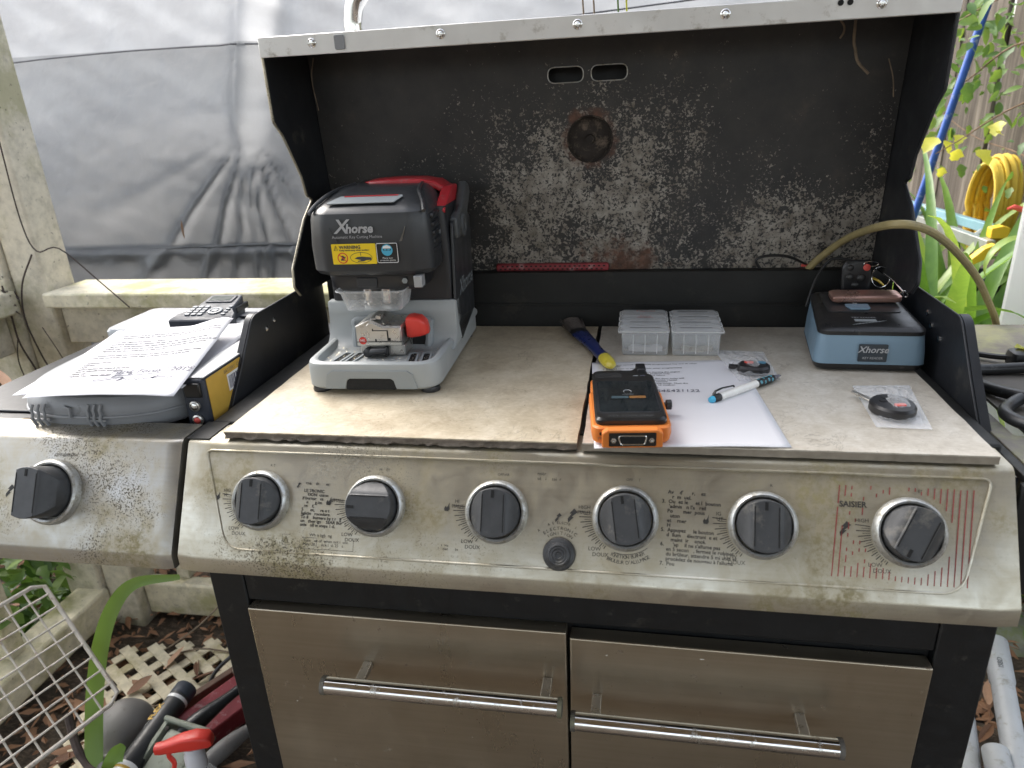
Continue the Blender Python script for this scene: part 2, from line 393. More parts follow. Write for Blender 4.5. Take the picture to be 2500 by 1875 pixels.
# --- tarp
def tarp_mat():
    s = NM('grey_poly_tarp'); a = s.noise(5, 6, .65, dist=.6); b = s.noise(1, 5, .6, s.map((14, 14, 26)))
    c = s.ramp(s.mth('ADD', s.mth('MULTIPLY', a, .55), s.mth('MULTIPLY', b, .45)), [(.35, (.05, .054, .056)), (.6, (.08, .085, .088)), (.75, (.13, .135, .138))])
    s.set(col=c, rough=.30, spec=.9); s.bump(s.mth('ADD', s.noise(26, 6, .75, dist=1.2), s.mth('MULTIPLY', s.noise(1, 4, .6, s.map((420, 420, 420))), .06)), .75, .006); s.translucent((.80, .82, .85), .30); return s.m
MAT['tarp'] = tarp_mat()
def tarp_white():
    s = NM('white_tarp_band'); c = s.ramp(s.noise(6, 6, .65, dist=.6), [(.35, (.22, .225, .24)), (.65, (.36, .37, .385))])
    s.set(col=c, rough=.4, spec=.6); s.bump(s.noise(24, 6, .7, dist=1.), .7, .006); s.translucent((.85, .87, .9), .42); return s.m
MAT['tarp_white'] = tarp_white()
# --- foliage
def leaf_mat(name, c1, c2, w=.42, rough=.42):
    s = NM(name); r = s.rand(); mixv = s.mth('ADD', s.mth('MULTIPLY', r, .75), s.mth('MULTIPLY', s.noise(9, 3), .4))
    c = s.ramp(mixv, [(.15, c1), (.95, c2)]); s.set(col=c, rough=rough, spec=.45)
    s.translucent(s.mix(1, c, (1.5, 1.45, .7), 'MULTIPLY'), w); return s.m
MAT['leaf'] = leaf_mat('vine_leaf', (.07, .15, .045), (.21, .32, .085))
MAT['leaf_dark'] = leaf_mat('shrub_leaf', (.035, .085, .02), (.11, .20, .05), .35, .3)
MAT['leaf_yel'] = leaf_mat('yellow_leaf', (.42, .44, .06), (.60, .58, .12))
def lily_mat():
    s = NM('lily_leaf'); r = s.rand(); n1 = s.noise(1, 3, .5, s.map((60, 60, 3)))
    c = s.ramp(s.mth('ADD', s.mth('MULTIPLY', r, .7), s.mth('MULTIPLY', n1, .35)), [(.15, (.07, .17, .035)), (.6, (.20, .34, .08)), (1, (.38, .47, .14))])
    s.set(col=c, rough=.35, spec=.5); s.translucent(s.mix(1, c, (1.5, 1.4, .7), 'MULTIPLY'), .42); return s.m
MAT['lily'] = lily_mat()
MAT['blade'] = leaf_mat('long_blade_leaf', (.12, .22, .05), (.2, .32, .08), .35)
MAT['stem'] = simple('vine_stem', (.16, .10, .06), .8, 0, .3, 60, .3, 200)
MAT['drystem'] = simple('dry_twig', (.22, .17, .12), .85, 0, .3, 60, .3, 200)
MAT['darktwig'] = simple('dark_twig', (.055, .04, .035), .85, 0, .3, 60, .3, 200)
def dead_leaf():
    s = NM('dead_leaf'); r = s.rand(); c = s.ramp(s.mth('ADD', s.mth('MULTIPLY', r, .7), s.mth('MULTIPLY', s.noise(25, 4), .35)), [(.1, (.12, .055, .03)), (.5, (.30, .16, .085)), (.95, (.50, .31, .20))])
    s.set(col=c, rough=.7); return s.m
MAT['dead'] = dead_leaf()
def soil():
    s = NM('leaf_litter_soil'); a = s.noise(14, 8, .7); b = s.noise(1, 6, .7, s.map((70, 160, 50), (0, 0, .6)))
    c = s.ramp(s.mth('ADD', s.mth('MULTIPLY', a, .5), s.mth('MULTIPLY', b, .5)), [(.36, (.025, .019, .013)), (.5, (.08, .06, .042)), (.63, (.21, .155, .105))])
    s.set(col=c, rough=.95); s.bump(s.mth('ADD', a, b), .8, .012); return s.m
MAT['soil'] = soil()
# --- plastics, papers and so on
MAT['paper'] = simple('white_paper', (.66, .66, .69), .6, 0, .02, 8, .05, 40)
MAT['ink'] = simple('black_ink', (.05, .05, .055), .6, 0, .1, 50, 0)
MAT['greyink'] = simple('grey_ink', (.07, .07, .08), .6, 0, .1, 50, 0)
MAT['penink'] = simple('ballpoint_ink', (.10, .10, .14), .5, 0, .1, 50, 0)
MAT['print'] = simple('panel_print', (.035, .033, .03), .6, 0, .2, 90, 0)
MAT['redprint'] = simple('red_panel_print', (.30, .05, .045), .6, 0, .25, 90, 0)
MAT['machine_black'] = simple('machine_black_plastic', (.030, .032, .035), .36, 0, .06, 20, .06, 900)
MAT['machine_dark'] = simple('machine_dark_plastic', (.016, .017, .02), .34, 0, .06, 20, .05, 900)
MAT['machine_grey'] = simple('machine_grey_plastic', (.34, .36, .36), .42, 0, .04, 20, .08, 700)
MAT['machine_grey2'] = simple('machine_dull_grey', (.27, .295, .305), .45, 0, .04, 20, .06, 700)
MAT['bracket'] = simple('bracket_grey_plastic', (.075, .08, .083), .42, 0, .06, 20, .06, 700)
MAT['logo'] = simple('silver_logo_print', (.42, .43, .45), .4, .2, .05, 30, 0)
MAT['red'] = simple('red_plastic', (.42, .022, .03), .38, 0, .08, 20, .05, 300, ((.3, .2, .18), .08, 40))
MAT['redknob'] = simple('bright_red_knob', (.70, .05, .035), .36, 0, .05, 20, .04, 300)
MAT['yellow'] = simple('sticker_yellow', (.86, .62, .015), .4, 0, .03, 20, 0)
MAT['blue_icon'] = simple('sticker_blue', (.07, .40, .60), .4, 0, .03, 20, 0)
MAT['redicon'] = simple('sticker_red', (.65, .05, .03), .4, 0, .03, 20, 0)
MAT['stick_black'] = simple('sticker_black', (.012, .012, .012), .35, 0, .03, 20, 0)
MAT['white'] = simple('white_print', (.80, .80, .80), .45, 0, .03, 20, 0)
MAT['steel'] = simple('machined_steel', (.62, .60, .56), .30, .85, .06, 40, .05, 200, ((.28, .24, .18), .15, 60))
MAT['shiny'] = simple('turned_steel', (.72, .71, .69), .18, 1, .05, 40, .03, 200)
MAT['shaving'] = simple('brass_shavings', (.66, .60, .46), .3, .8, .3, 200, 0)
def clearp(name, col, w, rough):
    s = NM(name); s.set(col=col, rough=rough, spec=1.0); s.bump(s.noise(60, 4), .5 if 'bag' in name else .2, .003); lw = s.n('ShaderNodeLayerWeight'); lw.inputs[0].default_value = .35; s.clear(s.mr(lw.outputs['Facing'], .1, 1, w, w*.35)); return s.m
MAT['clear'] = clearp('clear_plastic', (.80, .82, .83), .90, .05)
MAT['bag'] = clearp('plastic_bag', (.80, .81, .82), .84, .08)
MAT['frost'] = clearp('frosted_plastic', (.74, .76, .77), .84, .16)
MAT['orange'] = simple('orange_rubber', (.72, .21, .035), .48, 0, .05, 20, .06, 500)
MAT['toolblack'] = simple('tool_black_plastic', (.014, .014, .014), .34, 0, .06, 20, .06, 700)
MAT['screen'] = simple('dark_glass_screen', (.010, .014, .017), .06, 0, .25, 40, .015, 60, None, .6)
MAT['scr_dark'] = simple('screen_dialog', (.008, .010, .012), .08, 0, .1, 40, 0)
MAT['scr_teal'] = simple('screen_button_teal', (.055, .085, .10), .1, 0, .1, 40, 0)
MAT['scr_org'] = simple('screen_button_amber', (.22, .11, .04), .1, 0, .1, 40, 0)
MAT['blue_plastic'] = simple('steel_blue_plastic', (.19, .29, .38), .40, .1, .04, 20, .05, 700)
MAT['reader_black'] = simple('reader_black_plastic', (.016, .016, .017), .32, 0, .1, 20, .05, 700, ((.12, .11, .1), .04, 40))
MAT['gloss'] = simple('gloss_tape', (.03, .04, .05), .12, 0, .05, 20, .2, 60)
MAT['rose'] = simple('rose_gold_metal', (.56, .34, .28), .30, .75, .05, 20, .03, 300)
MAT['fob'] = simple('fob_black_plastic', (.018, .018, .020), .36, 0, .1, 30, .06, 500)
MAT['fobred'] = simple('fob_red_button', (.72, .10, .08), .4, 0, .05, 30, 0)
MAT['fobblue'] = simple('fob_blue_button', (.10, .25, .36), .4, 0, .05, 30, 0)
MAT['penwhite'] = simple('pen_white_barrel', (.80, .79, .75), .25, 0, .03, 30, 0, 300, None, .5, .3)
MAT['penblue'] = simple('pen_light_blue', (.06, .42, .66), .3, 0, .04, 30, 0)
MAT['penteal'] = simple('pen_teal_dots', (.10, .32, .40), .4, 0, .04, 30, 0)
MAT['pengrey'] = simple('pen_grey_tip', (.22, .21, .24), .3, .3, .04, 30, 0)
MAT['brushblue'] = simple('brush_navy_handle', (.012, .022, .10), .3, 0, .1, 30, .05, 300, None, .5, .3)
MAT['brushyel'] = simple('brush_yellow_end', (.55, .46, .05), .3, 0, .1, 30, 0, 300, None, .5, .3)
MAT['bristle'] = simple('brush_bristle', (.10, .085, .075), .8, 0, .4, 250, .4, 700)
MAT['case'] = simple('grey_case_plastic', (.27, .28, .295), .46, 0, .06, 20, .2, 220, ((.07, .07, .07), .06, 40))
MAT['keypad'] = simple('slate_keypad_plastic', (.028, .034, .048), .55, 0, .08, 30, .06, 500)
MAT['key'] = simple('keypad_button', (.12, .14, .165), .4, 0, .1, 30, 0)
MAT['lcd'] = simple('keypad_lcd', (.07, .08, .07), .12, 0, .1, 30, 0)
MAT['sidelid'] = simple('grey_burner_lid', (.40, .41, .42), .4, .3, .06, 10, .06, 200, ((.2, .19, .17), .1, 30))
MAT['label_yel'] = simple('orange_label', (.58, .36, .06), .5, 0, .06, 30, 0)
MAT['hose'] = simple('tan_hose', (.34, .28, .13), .5, 0, .12, 60, .15, 200, ((.2, .17, .1), .15, 60))
MAT['cable'] = simple('black_cable', (.020, .021, .022), .35, 0, .1, 40, .05, 300, ((.1, .1, .1), .06, 60))
MAT['shelf'] = simple('corroded_shelf', (.13, .12, .105), .6, .25, .3, 8, .35, 120, ((.24, .25, .12), .42, 6))
MAT['hoseyel'] = simple('yellow_hose', (.72, .50, .06), .45, 0, .1, 40, .1, 200)
MAT['bluepole'] = simple('blue_pole', (.03, .10, .42), .4, 0, .12, 20, .1, 100, ((.5, .55, .6), .1, 25))
MAT['alu'] = simple('aluminium_rail', (.36, .38, .36), .4, .6, .1, 20, .1, 100)
MAT['bluerail'] = simple('pale_blue_rail', (.20, .36, .42), .4, .1, .08, 20, .05, 100)
MAT['capyel'] = simple('yellow_plastic_cap', (.80, .50, .03), .45, 0, .06, 20, .05, 100)
MAT['bin'] = simple('dark_bin', (.03, .038, .055), .5, 0, .1, 20, .1, 100)
_w = NM('white_board'); _w.set(col=(.82, .82, .81), rough=.5); _w.translucent((.9, .9, .9), .55); MAT['whiteboard'] = _w.m
MAT['pvc'] = simple('grey_pvc', (.46, .48, .50), .42, 0, .08, 12, .12, 90, ((.28, .26, .22), .16, 45))
MAT['lattice'] = paintwood('dirty_lattice_vinyl', (.66, .59, .43), (.36, .31, .14), .35)
MAT['wire'] = simple('white_coated_wire', (.62, .57, .50), .5, 0, .12, 50, .1, 200, ((.25, .12, .06), .2, 60))
MAT['flood'] = simple('grey_floodlight', (.155, .15, .145), .55, .1, .08, 20, .15, 200, ((.10, .09, .07), .15, 30))
MAT['tubeblack'] = simple('black_tube_print', (.028, .029, .031), .42, 0, .15, 40, .1, 150)
MAT['greengrey'] = simple('greygreen_cover', (.24, .26, .21), .55, .15, .1, 25, .15, 150, ((.12, .11, .08), .25, 30))
MAT['redbox'] = simple('scuffed_red_metal', (.26, .035, .045), .5, .1, .2, 15, .15, 120, ((.45, .3, .3), .2, 50))
MAT['brown'] = simple('brown_board', (.14, .085, .06), .75, 0, .25, 30, .3, 100)
MAT['roof'] = simple('added_roof_boards', (.56, .49, .38), .8, 0, .15, 6, .2, 60)
MAT['stone'] = simple('mossy_stone', (.20, .20, .17), .9, 0, .3, 12, .6, 60, ((.16, .19, .07), .3, 14))
# ================================================================== the setting
GZ = -1.0
g = MB()
def gfn(u, v):
    x = -30 + 60*u; y = -30 + 60*v
    return (x, y, GZ + 0)
g.grid(2, 2, gfn); go = g.build('ground', MAT['soil'], smooth=0); go['kind'] = 'structure'
# near ground relief: a gently uneven sheet just above the flat one
g = MB(); g.grid(70, 60, lambda u, v: (-2.6+4.6*u, -.3+3.2*v, GZ + .006 + .012*mnoise.noise((u*19, v*15, 1)) + .012))
o = g.build('ground_litter_bed', MAT['soil']); o['kind'] = 'structure'
# porch roof added behind the camera, out of frame, for shade and steel reflections
g = MB(); g.box((-1.9, -4.2, 1.36), (2.4, -.25, 1.42)); o = g.build('added_porch_roof', MAT['roof'], smooth=0); o['kind'] = 'structure'

def leafmesh(name, mat, L=1.0, W=.5, fold=.18, droop=.2, lobes=0):
    """one leaf along +x, length 1, as a bent folded blade"""
    n = 5; mb = MB(); vs = []
    for i in range(n + 1):
        t = i / n; w = W*.5*math.sin(math.pi*min(1, t*.94+.06))**.8
        if lobes and i in (2, 4): w *= 1.25
        if lobes and i == 3: w *= .8
        if i == n: w = .004
        z = -droop*t*t; x = L*t
        vs += [(x, -w, z + fold*w), (x, 0, z), (x, w, z + fold*w)]
    fs = []
    for i in range(n):
        for k in range(2): fs.append((i*3+k, i*3+k+1, i*3+k+4, i*3+k+3))
    mb.add(vs, fs); return mb.mesh(name, mat, None, 60)
def place_leaf(name, me, parent, p, d, size, roll=0, up=None):
    """leaf object at world point p pointing along d"""
    d = Vector(d).normalized(); u = Vector(up or (0, 0, 1)); y = u.cross(d)
    if y.length < 1e-4: y = Vector((0, 1, 0)).cross(d)
    y.normalize(); z = d.cross(y)
    m = Matrix(((d.x, y.x, z.x, p[0]), (d.y, y.y, z.y, p[1]), (d.z, y.z, z.z, p[2]), (0, 0, 0, 1))) @ Matrix.Rotation(roll, 4, 'X') @ Matrix.Scale(size, 4)
    o = bpy.data.objects.new(name, me); COL.objects.link(o)
    if parent is not None: o.parent = parent; m = frame(parent).inverted() @ m
    o.matrix_local = m if parent is not None else m
    if parent is None: o.matrix_world = m
    return o
LEAF = [leafmesh('leaf', MAT['leaf'], 1, .46, .25, .25), leafmesh('leaf', MAT['leaf'], 1, .36, .2, .15), leafmesh('leaf', MAT['leaf'], 1, .6, .3, .3, 1)]
LEAFD = [leafmesh('leaf', MAT['leaf_dark'], 1, .55, .25, .25), leafmesh('leaf', MAT['leaf_dark'], 1, .42, .25, .1)]
LEAFY = [leafmesh('leaf', MAT['leaf_yel'], 1, .85, .3, .3, 1)]
DEAD = [leafmesh('dead_leaf', MAT['dead'], 1, .34, .5, -.12), leafmesh('dead_leaf', MAT['dead'], 1, .26, .7, .18), leafmesh('dead_leaf', MAT['dead'], 1, .5, .35, -.2)]

# loose litter: countless small dead leaves, one mass
g = MB()
for i in range(6500):
    if i % 2: x, y = rnd.uniform(-2.3, -.5), rnd.uniform(.0, 1.5)
    else: x, y = rnd.uniform(.45, 1.7), rnd.uniform(.1, 1.9)
    a = rnd.uniform(0, 6.28); L = rnd.uniform(.006, .026) if rnd.random() < .85 else rnd.uniform(.02, .045); W = L*rnd.uniform(.2, .4); h = GZ + .022 + rnd.uniform(0, .018); t = rnd.uniform(-.4, .4); c, s_ = math.cos(a), math.sin(a)
    P = []
    for (px_, py_, pz_) in [(-L, 0, 0), (0, -W, L*t*.5+.004), (L, 0, L*t), (0, W, -.002), (0, 0, L*t*.5 + .006)]:
        P.append((x + px_*c - py_*s_, y + px_*s_ + py_*c, h + pz_))
    g.add(P, [(0, 1, 4), (1, 2, 4), (2, 3, 4), (3, 0, 4)])
o = g.build('leaf_litter', MAT['dead'], smooth=60); tag(o, 'brown dead leaf litter covering the ground under the grill', 'leaf litter', kind='stuff')

# ------------------------------------------------------------------ porch post and railings
t = thing('porch_post', 'tall weathered cream corner post at the left edge of the porch', 'post', (-1.38, .76, GZ))
g = MB(); g.box((-1.405, .715, GZ), (-1.315, .805, 1.36)); g.build('post_shaft', MAT['post'], t, bevel=.006)
g = MB(); g.box((-1.515, .70, GZ), (-1.408, .79, 1.36)); g.build('side_board', MAT['post'], t, bevel=.006)
t = thing('porch_railing', 'weathered cream railing with mossy flat top rail behind the side burner', 'railing', (-.5, .77, GZ))
g = MB(); g.box((-1.313, .69, -.036), (.35, .838, 0)); g.build('top_rail', MAT['rail'], t, bevel=.005)
g = MB(); g.box((-1.313, .735, -.135), (.35, .772, -.038)); g.build('under_rail', MAT['post'], t, bevel=.004)
g = MB(); g.box((-1.313, .745, -.962), (.35, .79, -.857)); g.build('bottom_rail', MAT['rail'], t, bevel=.006)
for x in (-1.20, -1.07, -.85, -.62):
    g = MB(); g.box((x-.02, .774, -.856), (x+.02, .812, -.037)); g.build('baluster', MAT['post'], t, bevel=.003)
t = thing('porch_railing', 'weathered cream side railing running toward the camera at the far left', 'railing', (-1.45, .0, GZ))
g = MB(); g.box((-1.525, -1.6, -.048), (-1.385, .698, .006)); g.build('top_rail', MAT['post'], t, bevel=.006)
g = MB(); g.box((-1.475, -1.6, -.15), (-1.435, .698, -.05)); g.build('under_rail', MAT['post'], t, bevel=.004)
g = MB(); g.box((-1.49, -1.6, -.945), (-1.395, .712, -.855)); g.build('bottom_rail', MAT['rail'], t, bevel=.008)
for y in (.44, .28, .1, -.1):
    g = MB(); g.box((-1.476, y-.022, -.854), (-1.434, y+.022, -.151)); g.build('baluster', MAT['rail'], t, bevel=.003)

# ------------------------------------------------------------------ hanging tarp
PX, PZ = -1.075, .33
def tarp_y(x, z):
    d = 0.
    dx = x - PX; dz = PZ - z
    d += .045*math.exp(-(dx/.035)**2) * (1 / (1 + math.exp(-(z - PZ + .05)/.04)))           # vertical crease above the knot
    d -= .05*math.exp(-((dx-.07)/.06)**2) * (1 / (1 + math.exp(-(z - PZ)/.04)))
    if dz > -.05:
        r = math.hypot(dx, dz); a = math.atan2(dx, max(dz, .001)); gr = min(1, max(0, (dz+.05)/.12))
        for a0, w, am in ((-.70, .045, .020), (-.34, .036, .026), (-.12, .026, .020), (.05, .020, .016), (.17, .032, .028), (.40, .040, .027), (.66, .055, .020), (-1.12, .06, .006)):
            d += am*gr*math.exp(-((a-a0)/w)**2) * min(1, r/.18) * math.exp(-r*.7)
        d -= .03*gr*math.exp(-(r/.35)**2)
    d += .012*mnoise.noise((x*2.3, z*3.1, 4.)) + .006*mnoise.noise((x*6, z*7+x*2, 9.)) + .0035*mnoise.noise((x*15+z*6, z*17, 2.)) + .0016*mnoise.noise((x*38, z*44, 8.))
    d += .004*mnoise.noise((x*9+z*22, z*4-x*3, 6.))
    if z > .56: d += .012*math.sin((x*1.3+z*1.9)*24) * min(1, (z-.56)/.1) * (.5+.5*mnoise.noise((x*3, z*3, 3.)))
    if z < .0: d += .03                                                                        # hem flap set back
    return 1.25 - d + .42*max(0, z - .12)**1.25
t = thing('tarp', 'large pale grey plastic tarp hung behind the railing in soft folds', 'tarp', (-1, 1.25, GZ))
NU, NV = 260, 170
g = MB(); g.grid(NU, NV, lambda u, v: (lambda x, z: (x, tarp_y(x, z), z))(-2.75 + 3.34*u, -.97 + 1.95*v)); g.mi = [1 if g.v[f[0]][2] > .556 else 0 for f in g.f]; g.build('sheet', [MAT['tarp'], MAT['tarp_white']], t, smooth=180)
g = MB(); g.tube([(x, tarp_y(x, .555) - .012, .552 + .012*math.sin(x*3) + (x+1.4)*.02) for x in [-2.7 + i*.05 for i in range(66)]], .0022, 5); g.build('cord', MAT['greyink'], t)
g = MB(); g.tube([(x, tarp_y(x, .004) - .008, .004 + .004*math.sin(x*5)) for x in [-2.7 + i*.05 for i in range(66)]], .006, 6, flat=.6); g.build('hem', MAT['tarp'], t)
# unseen dark bank added behind the tarp to shade its lower half
g = MB(); g.grid(40, 12, lambda u, v: (-4+4.5*u, 1.57 + .07*mnoise.noise((u*9, v*5, 3)) + .04*v, GZ + 1.46*v + .16*mnoise.noise((u*14, v*3, 7))*v)); o = g.build('added_shade_bank', MAT['bin'])
tag(o, 'added dark bank behind the hanging tarp, unseen, shading its lower half', 'light blocker', kind='stuff')
o = place_leaf('dead_leaf', DEAD[0], None, (-1.285, tarp_y(-1.285, .08)-.012, .085), (.1, 0, -1), .055, 1.2, (0, -1, 0)); tag(o, 'small brown leaf stuck on the grey tarp', 'leaf')
# dry creeper on the post
t = thing('dry_vine', 'thin dark dry vine stems clinging to the corner post', 'vine', (-1.36, .70, GZ))
g = MB()
for P, r in (([(-1.30, .70, .62), (-1.312, .70, .35), (-1.318, .70, .17), (-1.29, .69, .10), (-1.23, .69, .105), (-1.15, .69, .03), (-1.08, .68, -.03)], .0028),
             ([(-1.315, .70, .09), (-1.36, .695, .02), (-1.375, .69, -.06), (-1.355, .685, -.15), (-1.33, .68, -.22), (-1.345, .68, -.32)], .0035),
             ([(-1.41, .69, .02), (-1.405, .685, -.05), (-1.40, .68, -.12), (-1.375, .68, -.2), (-1.36, .675, -.3)], .004),
             ([(-1.40, .68, -.1), (-1.42, .68, -.17), (-1.40, .675, -.25), (-1.37, .675, -.33)], .0025),
             ([(-1.33, .685, -.08), (-1.30, .68, -.14), (-1.28, .68, -.2)], .002)):
    g.tube(spline(P, 5), r*.55, 6)
g.build('stem', MAT['darktwig'], t)
for i in range(26):
    p = (-1.40 + rnd.uniform(-.02, .03), .685, rnd.uniform(-.04, .04)) if i < 12 else (-1.365 + rnd.uniform(-.025, .025), .672, rnd.uniform(-.34, -.2))
    place_leaf('leaf', DEAD[i % 3], t, p, (rnd.uniform(-1, 1), rnd.uniform(-.5, 0), rnd.uniform(-1, .6)), rnd.uniform(.015, .035), rnd.uniform(0, 3)).data = DEAD[i % 3]
DARKLEAF = leafmesh('leaf', MAT['darktwig'], 1, .3, .6, .2)
for c in t.children:
    if c.name.startswith('leaf'): c.data = DARKLEAF

# ------------------------------------------------------------------ board fence with its vines, right
FD = Vector((-.139, .990, 0)); FN = Vector((-.990, -.139, 0)); F0 = Vector((1.31, 2.2, 0))
fence = thing('board_fence', 'weathered grey vertical board fence behind the plants at right', 'fence', (1.31, 2.2, GZ))
s_ = -1.6; k = 0
while s_ < 1.7:
    w = .125 + .025*rnd.random(); p = F0 + FD*s_ + FN*(.012*rnd.random()); q = p + FD*w; th = FN*-.018; lean = FD*rnd.uniform(-.01, .01)
    top = .86 + rnd.uniform(-.02, .02); g = MB(); ring = lambda z, l: [(v_.x, v_.y, z) for v_ in (p + l, q + l, q + th + l, p + th + l)]
    g.loft([ring(GZ, Vector((0, 0, 0))), ring(top, lean)]); g.build('plank', MAT['fence'], fence, smooth=0, bevel=.003)
    s_ += w + .006 + .008*rnd.random(); k += 1
for z in (-.6, .45):
    a = F0 + FD*-1.6 - FN*.02; b = F0 + FD*1.7 - FN*.02; c = -FN*.04; g = MB()
    g.loft([[(v_.x, v_.y, zz) for v_, zz in ((p_, z), (p_ + c, z), (p_ + c, z+.09), (p_, z+.09))] for p_ in (a, b)]); g.build('rail', MAT['fence'], fence, smooth=0)

def on_fence(s, off, z): v_ = F0 + FD*s + FN*off; return Vector((v_.x, v_.y, z))
def vine(label, P, mesh, n, size, spread, stem_r=.004, group='vines climbing the fence', name='climbing_vine'):
    t = thing(name, label, 'vine', (P[0][0], P[0][1], GZ), 0, group)
    pts = spline(P, 6); g = MB(); g.tube(pts, [stem_r*(1 - .6*i/len(pts)) for i in range(len(pts))], 6); g.build('stem', MAT['stem'], t)
    for i in range(n):
        p = pts[rnd.randrange(len(pts))] + Vector((rnd.gauss(0, spread), rnd.gauss(0, spread*.6), rnd.gauss(0, spread)))
        d = Vector((rnd.uniform(-1, .5), rnd.uniform(-.9, .2), rnd.uniform(-.9, .25)))
        place_leaf('leaf', rnd.choice(mesh), t, p, d, size*rnd.uniform(.6, 1.3), rnd.uniform(-.6, .6), (rnd.uniform(-.3, .3), -.5, .8))
    return t
vine('dense green vine hanging over the top of the board fence', [on_fence(-1.1, .12, .72), on_fence(-.6, .22, .62), on_fence(-.2, .18, .60), on_fence(.3, .14, .52)], LEAF, 260, .052, .095)
vine('green leafy vine sprays over the upper right fence boards', [on_fence(-.9, .2, .40), on_fence(-.5, .26, .46), on_fence(-.1, .2, .36), on_fence(.3, .14, .30)], LEAF, 190, .046, .095)
vine('sparse small-leaved vine above the coiled hose on the fence', [on_fence(-.7, .05, -.02), on_fence(-.3, .05, .12), on_fence(.05, .05, .18), on_fence(.4, .05, .3)], LEAF, 80, .036, .09, .003)
vine('small pale vine leaves growing low beside the grill lid', [on_fence(.5, .2, -.30), on_fence(.42, .16, -.12), on_fence(.5, .12, .05), on_fence(.55, .1, .15)], LEAF, 110, .036, .10, .003)
t = vine('thin vine with yellow-green lobed leaves crossing the blue pole', [(1.17, 1.5, .345), (1.07, 1.6, .28), (1.0, 1.7, .20), (.96, 1.75, .16)], LEAFY, 13, .045, .03, .003)

g = MB(); g.tube([(.800, 1.90, GZ), (.985, 1.90, -.014), (1.091, 1.90, .572), (1.15, 1.9, .9)], .0118, 14); o = g.build('blue_pole', MAT['bluepole'])
tag(o, 'long scuffed blue pole leaning against the fence', 'pole')
# yellow hose hung on the fence
g = MB(); ctr = on_fence(-.20, .05, -.015); pts = []
for lp in range(13):
    rr = .112 + .024*rnd.random(); off = .007*lp; ez = rnd.uniform(-.008, .008)
    for kk in range(28):
        an = 2*math.pi*kk/28; v_ = ctr + FN*off*.9 + FD*math.cos(an)*rr*.62 + Vector((0, 0, math.sin(an)*rr*1.10 + ez - off*.2)); pts.append(v_)
v0 = pts[-1]; pts += [v0 + Vector((.0, -.03, -.06)), v0 + Vector((.02, -.06, -.16)), v0 + Vector((.05, -.08, -.22))]
g.tube(pts, .0072, 7); o = g.build('coiled_hose', MAT['hoseyel']); tag(o, 'coil of yellow hose hanging on the board fence', 'hose')
# ladder lying along the fence
t = thing('extension_ladder', 'pale blue and aluminium ladder rails with yellow end caps beside the fence', 'ladder', (1.08, 1.8, GZ))
def rail(a, b, wz, wx, mat, name):
    a, b = Vector(a), Vector(b); g = MB()
    g.loft([[(p.x-wx, p.y, p.z-wz), (p.x+wx, p.y, p.z-wz), (p.x+wx, p.y, p.z+wz), (p.x-wx, p.y, p.z+wz)] for p in (a, b)]); return g.build(name, mat, t, bevel=.002)
rail((1.09, 1.55, -.045), (1.098, 2.5, -.075), .014, .012, MAT['bluerail'], 'rail')
rail((1.045, 1.48, -.075), (1.085, 2.45, -.11), .017, .012, MAT['alu'], 'rail')
for y in (1.62, 1.85, 2.1): g = MB(); g.tube([(1.055, y, -.08), (1.1, y+.02, -.05)], .012, 8); g.build('rung', MAT['alu'], t)
g = MB(); g.prism(rpoly([(-.016, -.016), (.032, -.016), (.032, .014), (.014, .020), (-.016, .014)], .004, 3), 1.52, 1.552, 'y', M=Matrix.Translation((1.075, 0, -.045))); g.build('end_cap', MAT['capyel'], t, bevel=.002)
g = MB(); g.prism(rpoly([(-.070, -.045), (-.060, -.053), (.0, -.020), (.018, .0), (.0, .012), (-.025, .0)], .005, 3), 1.45, 1.478, 'y', M=Matrix.Translation((1.045, 0, -.075))); g.build('end_cap', MAT['capyel'], t, bevel=.002)
g = MB(); g.tube([(.85, 1.95, -.5), (.90, 1.9, -.05)], .012, 8); g.build('stay', MAT['alu'], t)
g = MB(); g.loft([rpts for rpts in [[(x, y, z) for x, y in rrect(1.0+k_, 1.66+k_, 1.42-k_, 1.90-k_, .03)] for z, k_ in ((GZ, .03), (-.24, 0), (-.23, 0), (-.23, .012), (-.26, .014))]]); o = g.build('storage_bin', MAT['bin']); tag(o, 'dark blue plastic bin standing behind the strap-leaved lilies', 'bin')
t = thing('white_board', 'upright white board at the right edge beyond the side shelf', 'board', (1.1, .92, GZ))
g = MB(); g.box((.838, .90, -.50), (1.25, .915, .42)); g.build('panel', MAT['whiteboard'], t, bevel=.002)
for x in (1.08, 1.2): g = MB(); g.box((x, .917, GZ), (x+.035, .945, .30)); g.build('stake', MAT['post'], t, bevel=.002)

# strap-leaved lilies
def strap(mb, p, az, L, w, rise, droop, twist=0, n=14):
    p = Vector(p); d = Vector((math.sin(az), math.cos(az), 0)); side = Vector((math.cos(az), -math.sin(az), 0)); vs = []
    pos = p.copy(); ang = rise
    for i in range(n + 1):
        t = i / n; ww = w*.5*(1 - t**2.2)*(.55 + .45*min(1, t*5)) + .001
        nrm = Vector((0, 0, 1))*math.cos(ang) - d*math.sin(ang)
        sd = (side*math.cos(twist*t) + nrm*math.sin(twist*t))
        vs += [pos - sd*ww + nrm*ww*.35, pos, pos + sd*ww + nrm*ww*.35]
        pos = pos + (d*math.cos(ang) + Vector((0, 0, 1))*math.sin(ang))*(L/n); ang -= droop/n*(.4 + 1.6*t)
    fs = [(i*3+k, i*3+k+1, i*3+k+4, i*3+k+3) for i in range(n) for k in range(2)]
    mb.add(vs, fs)
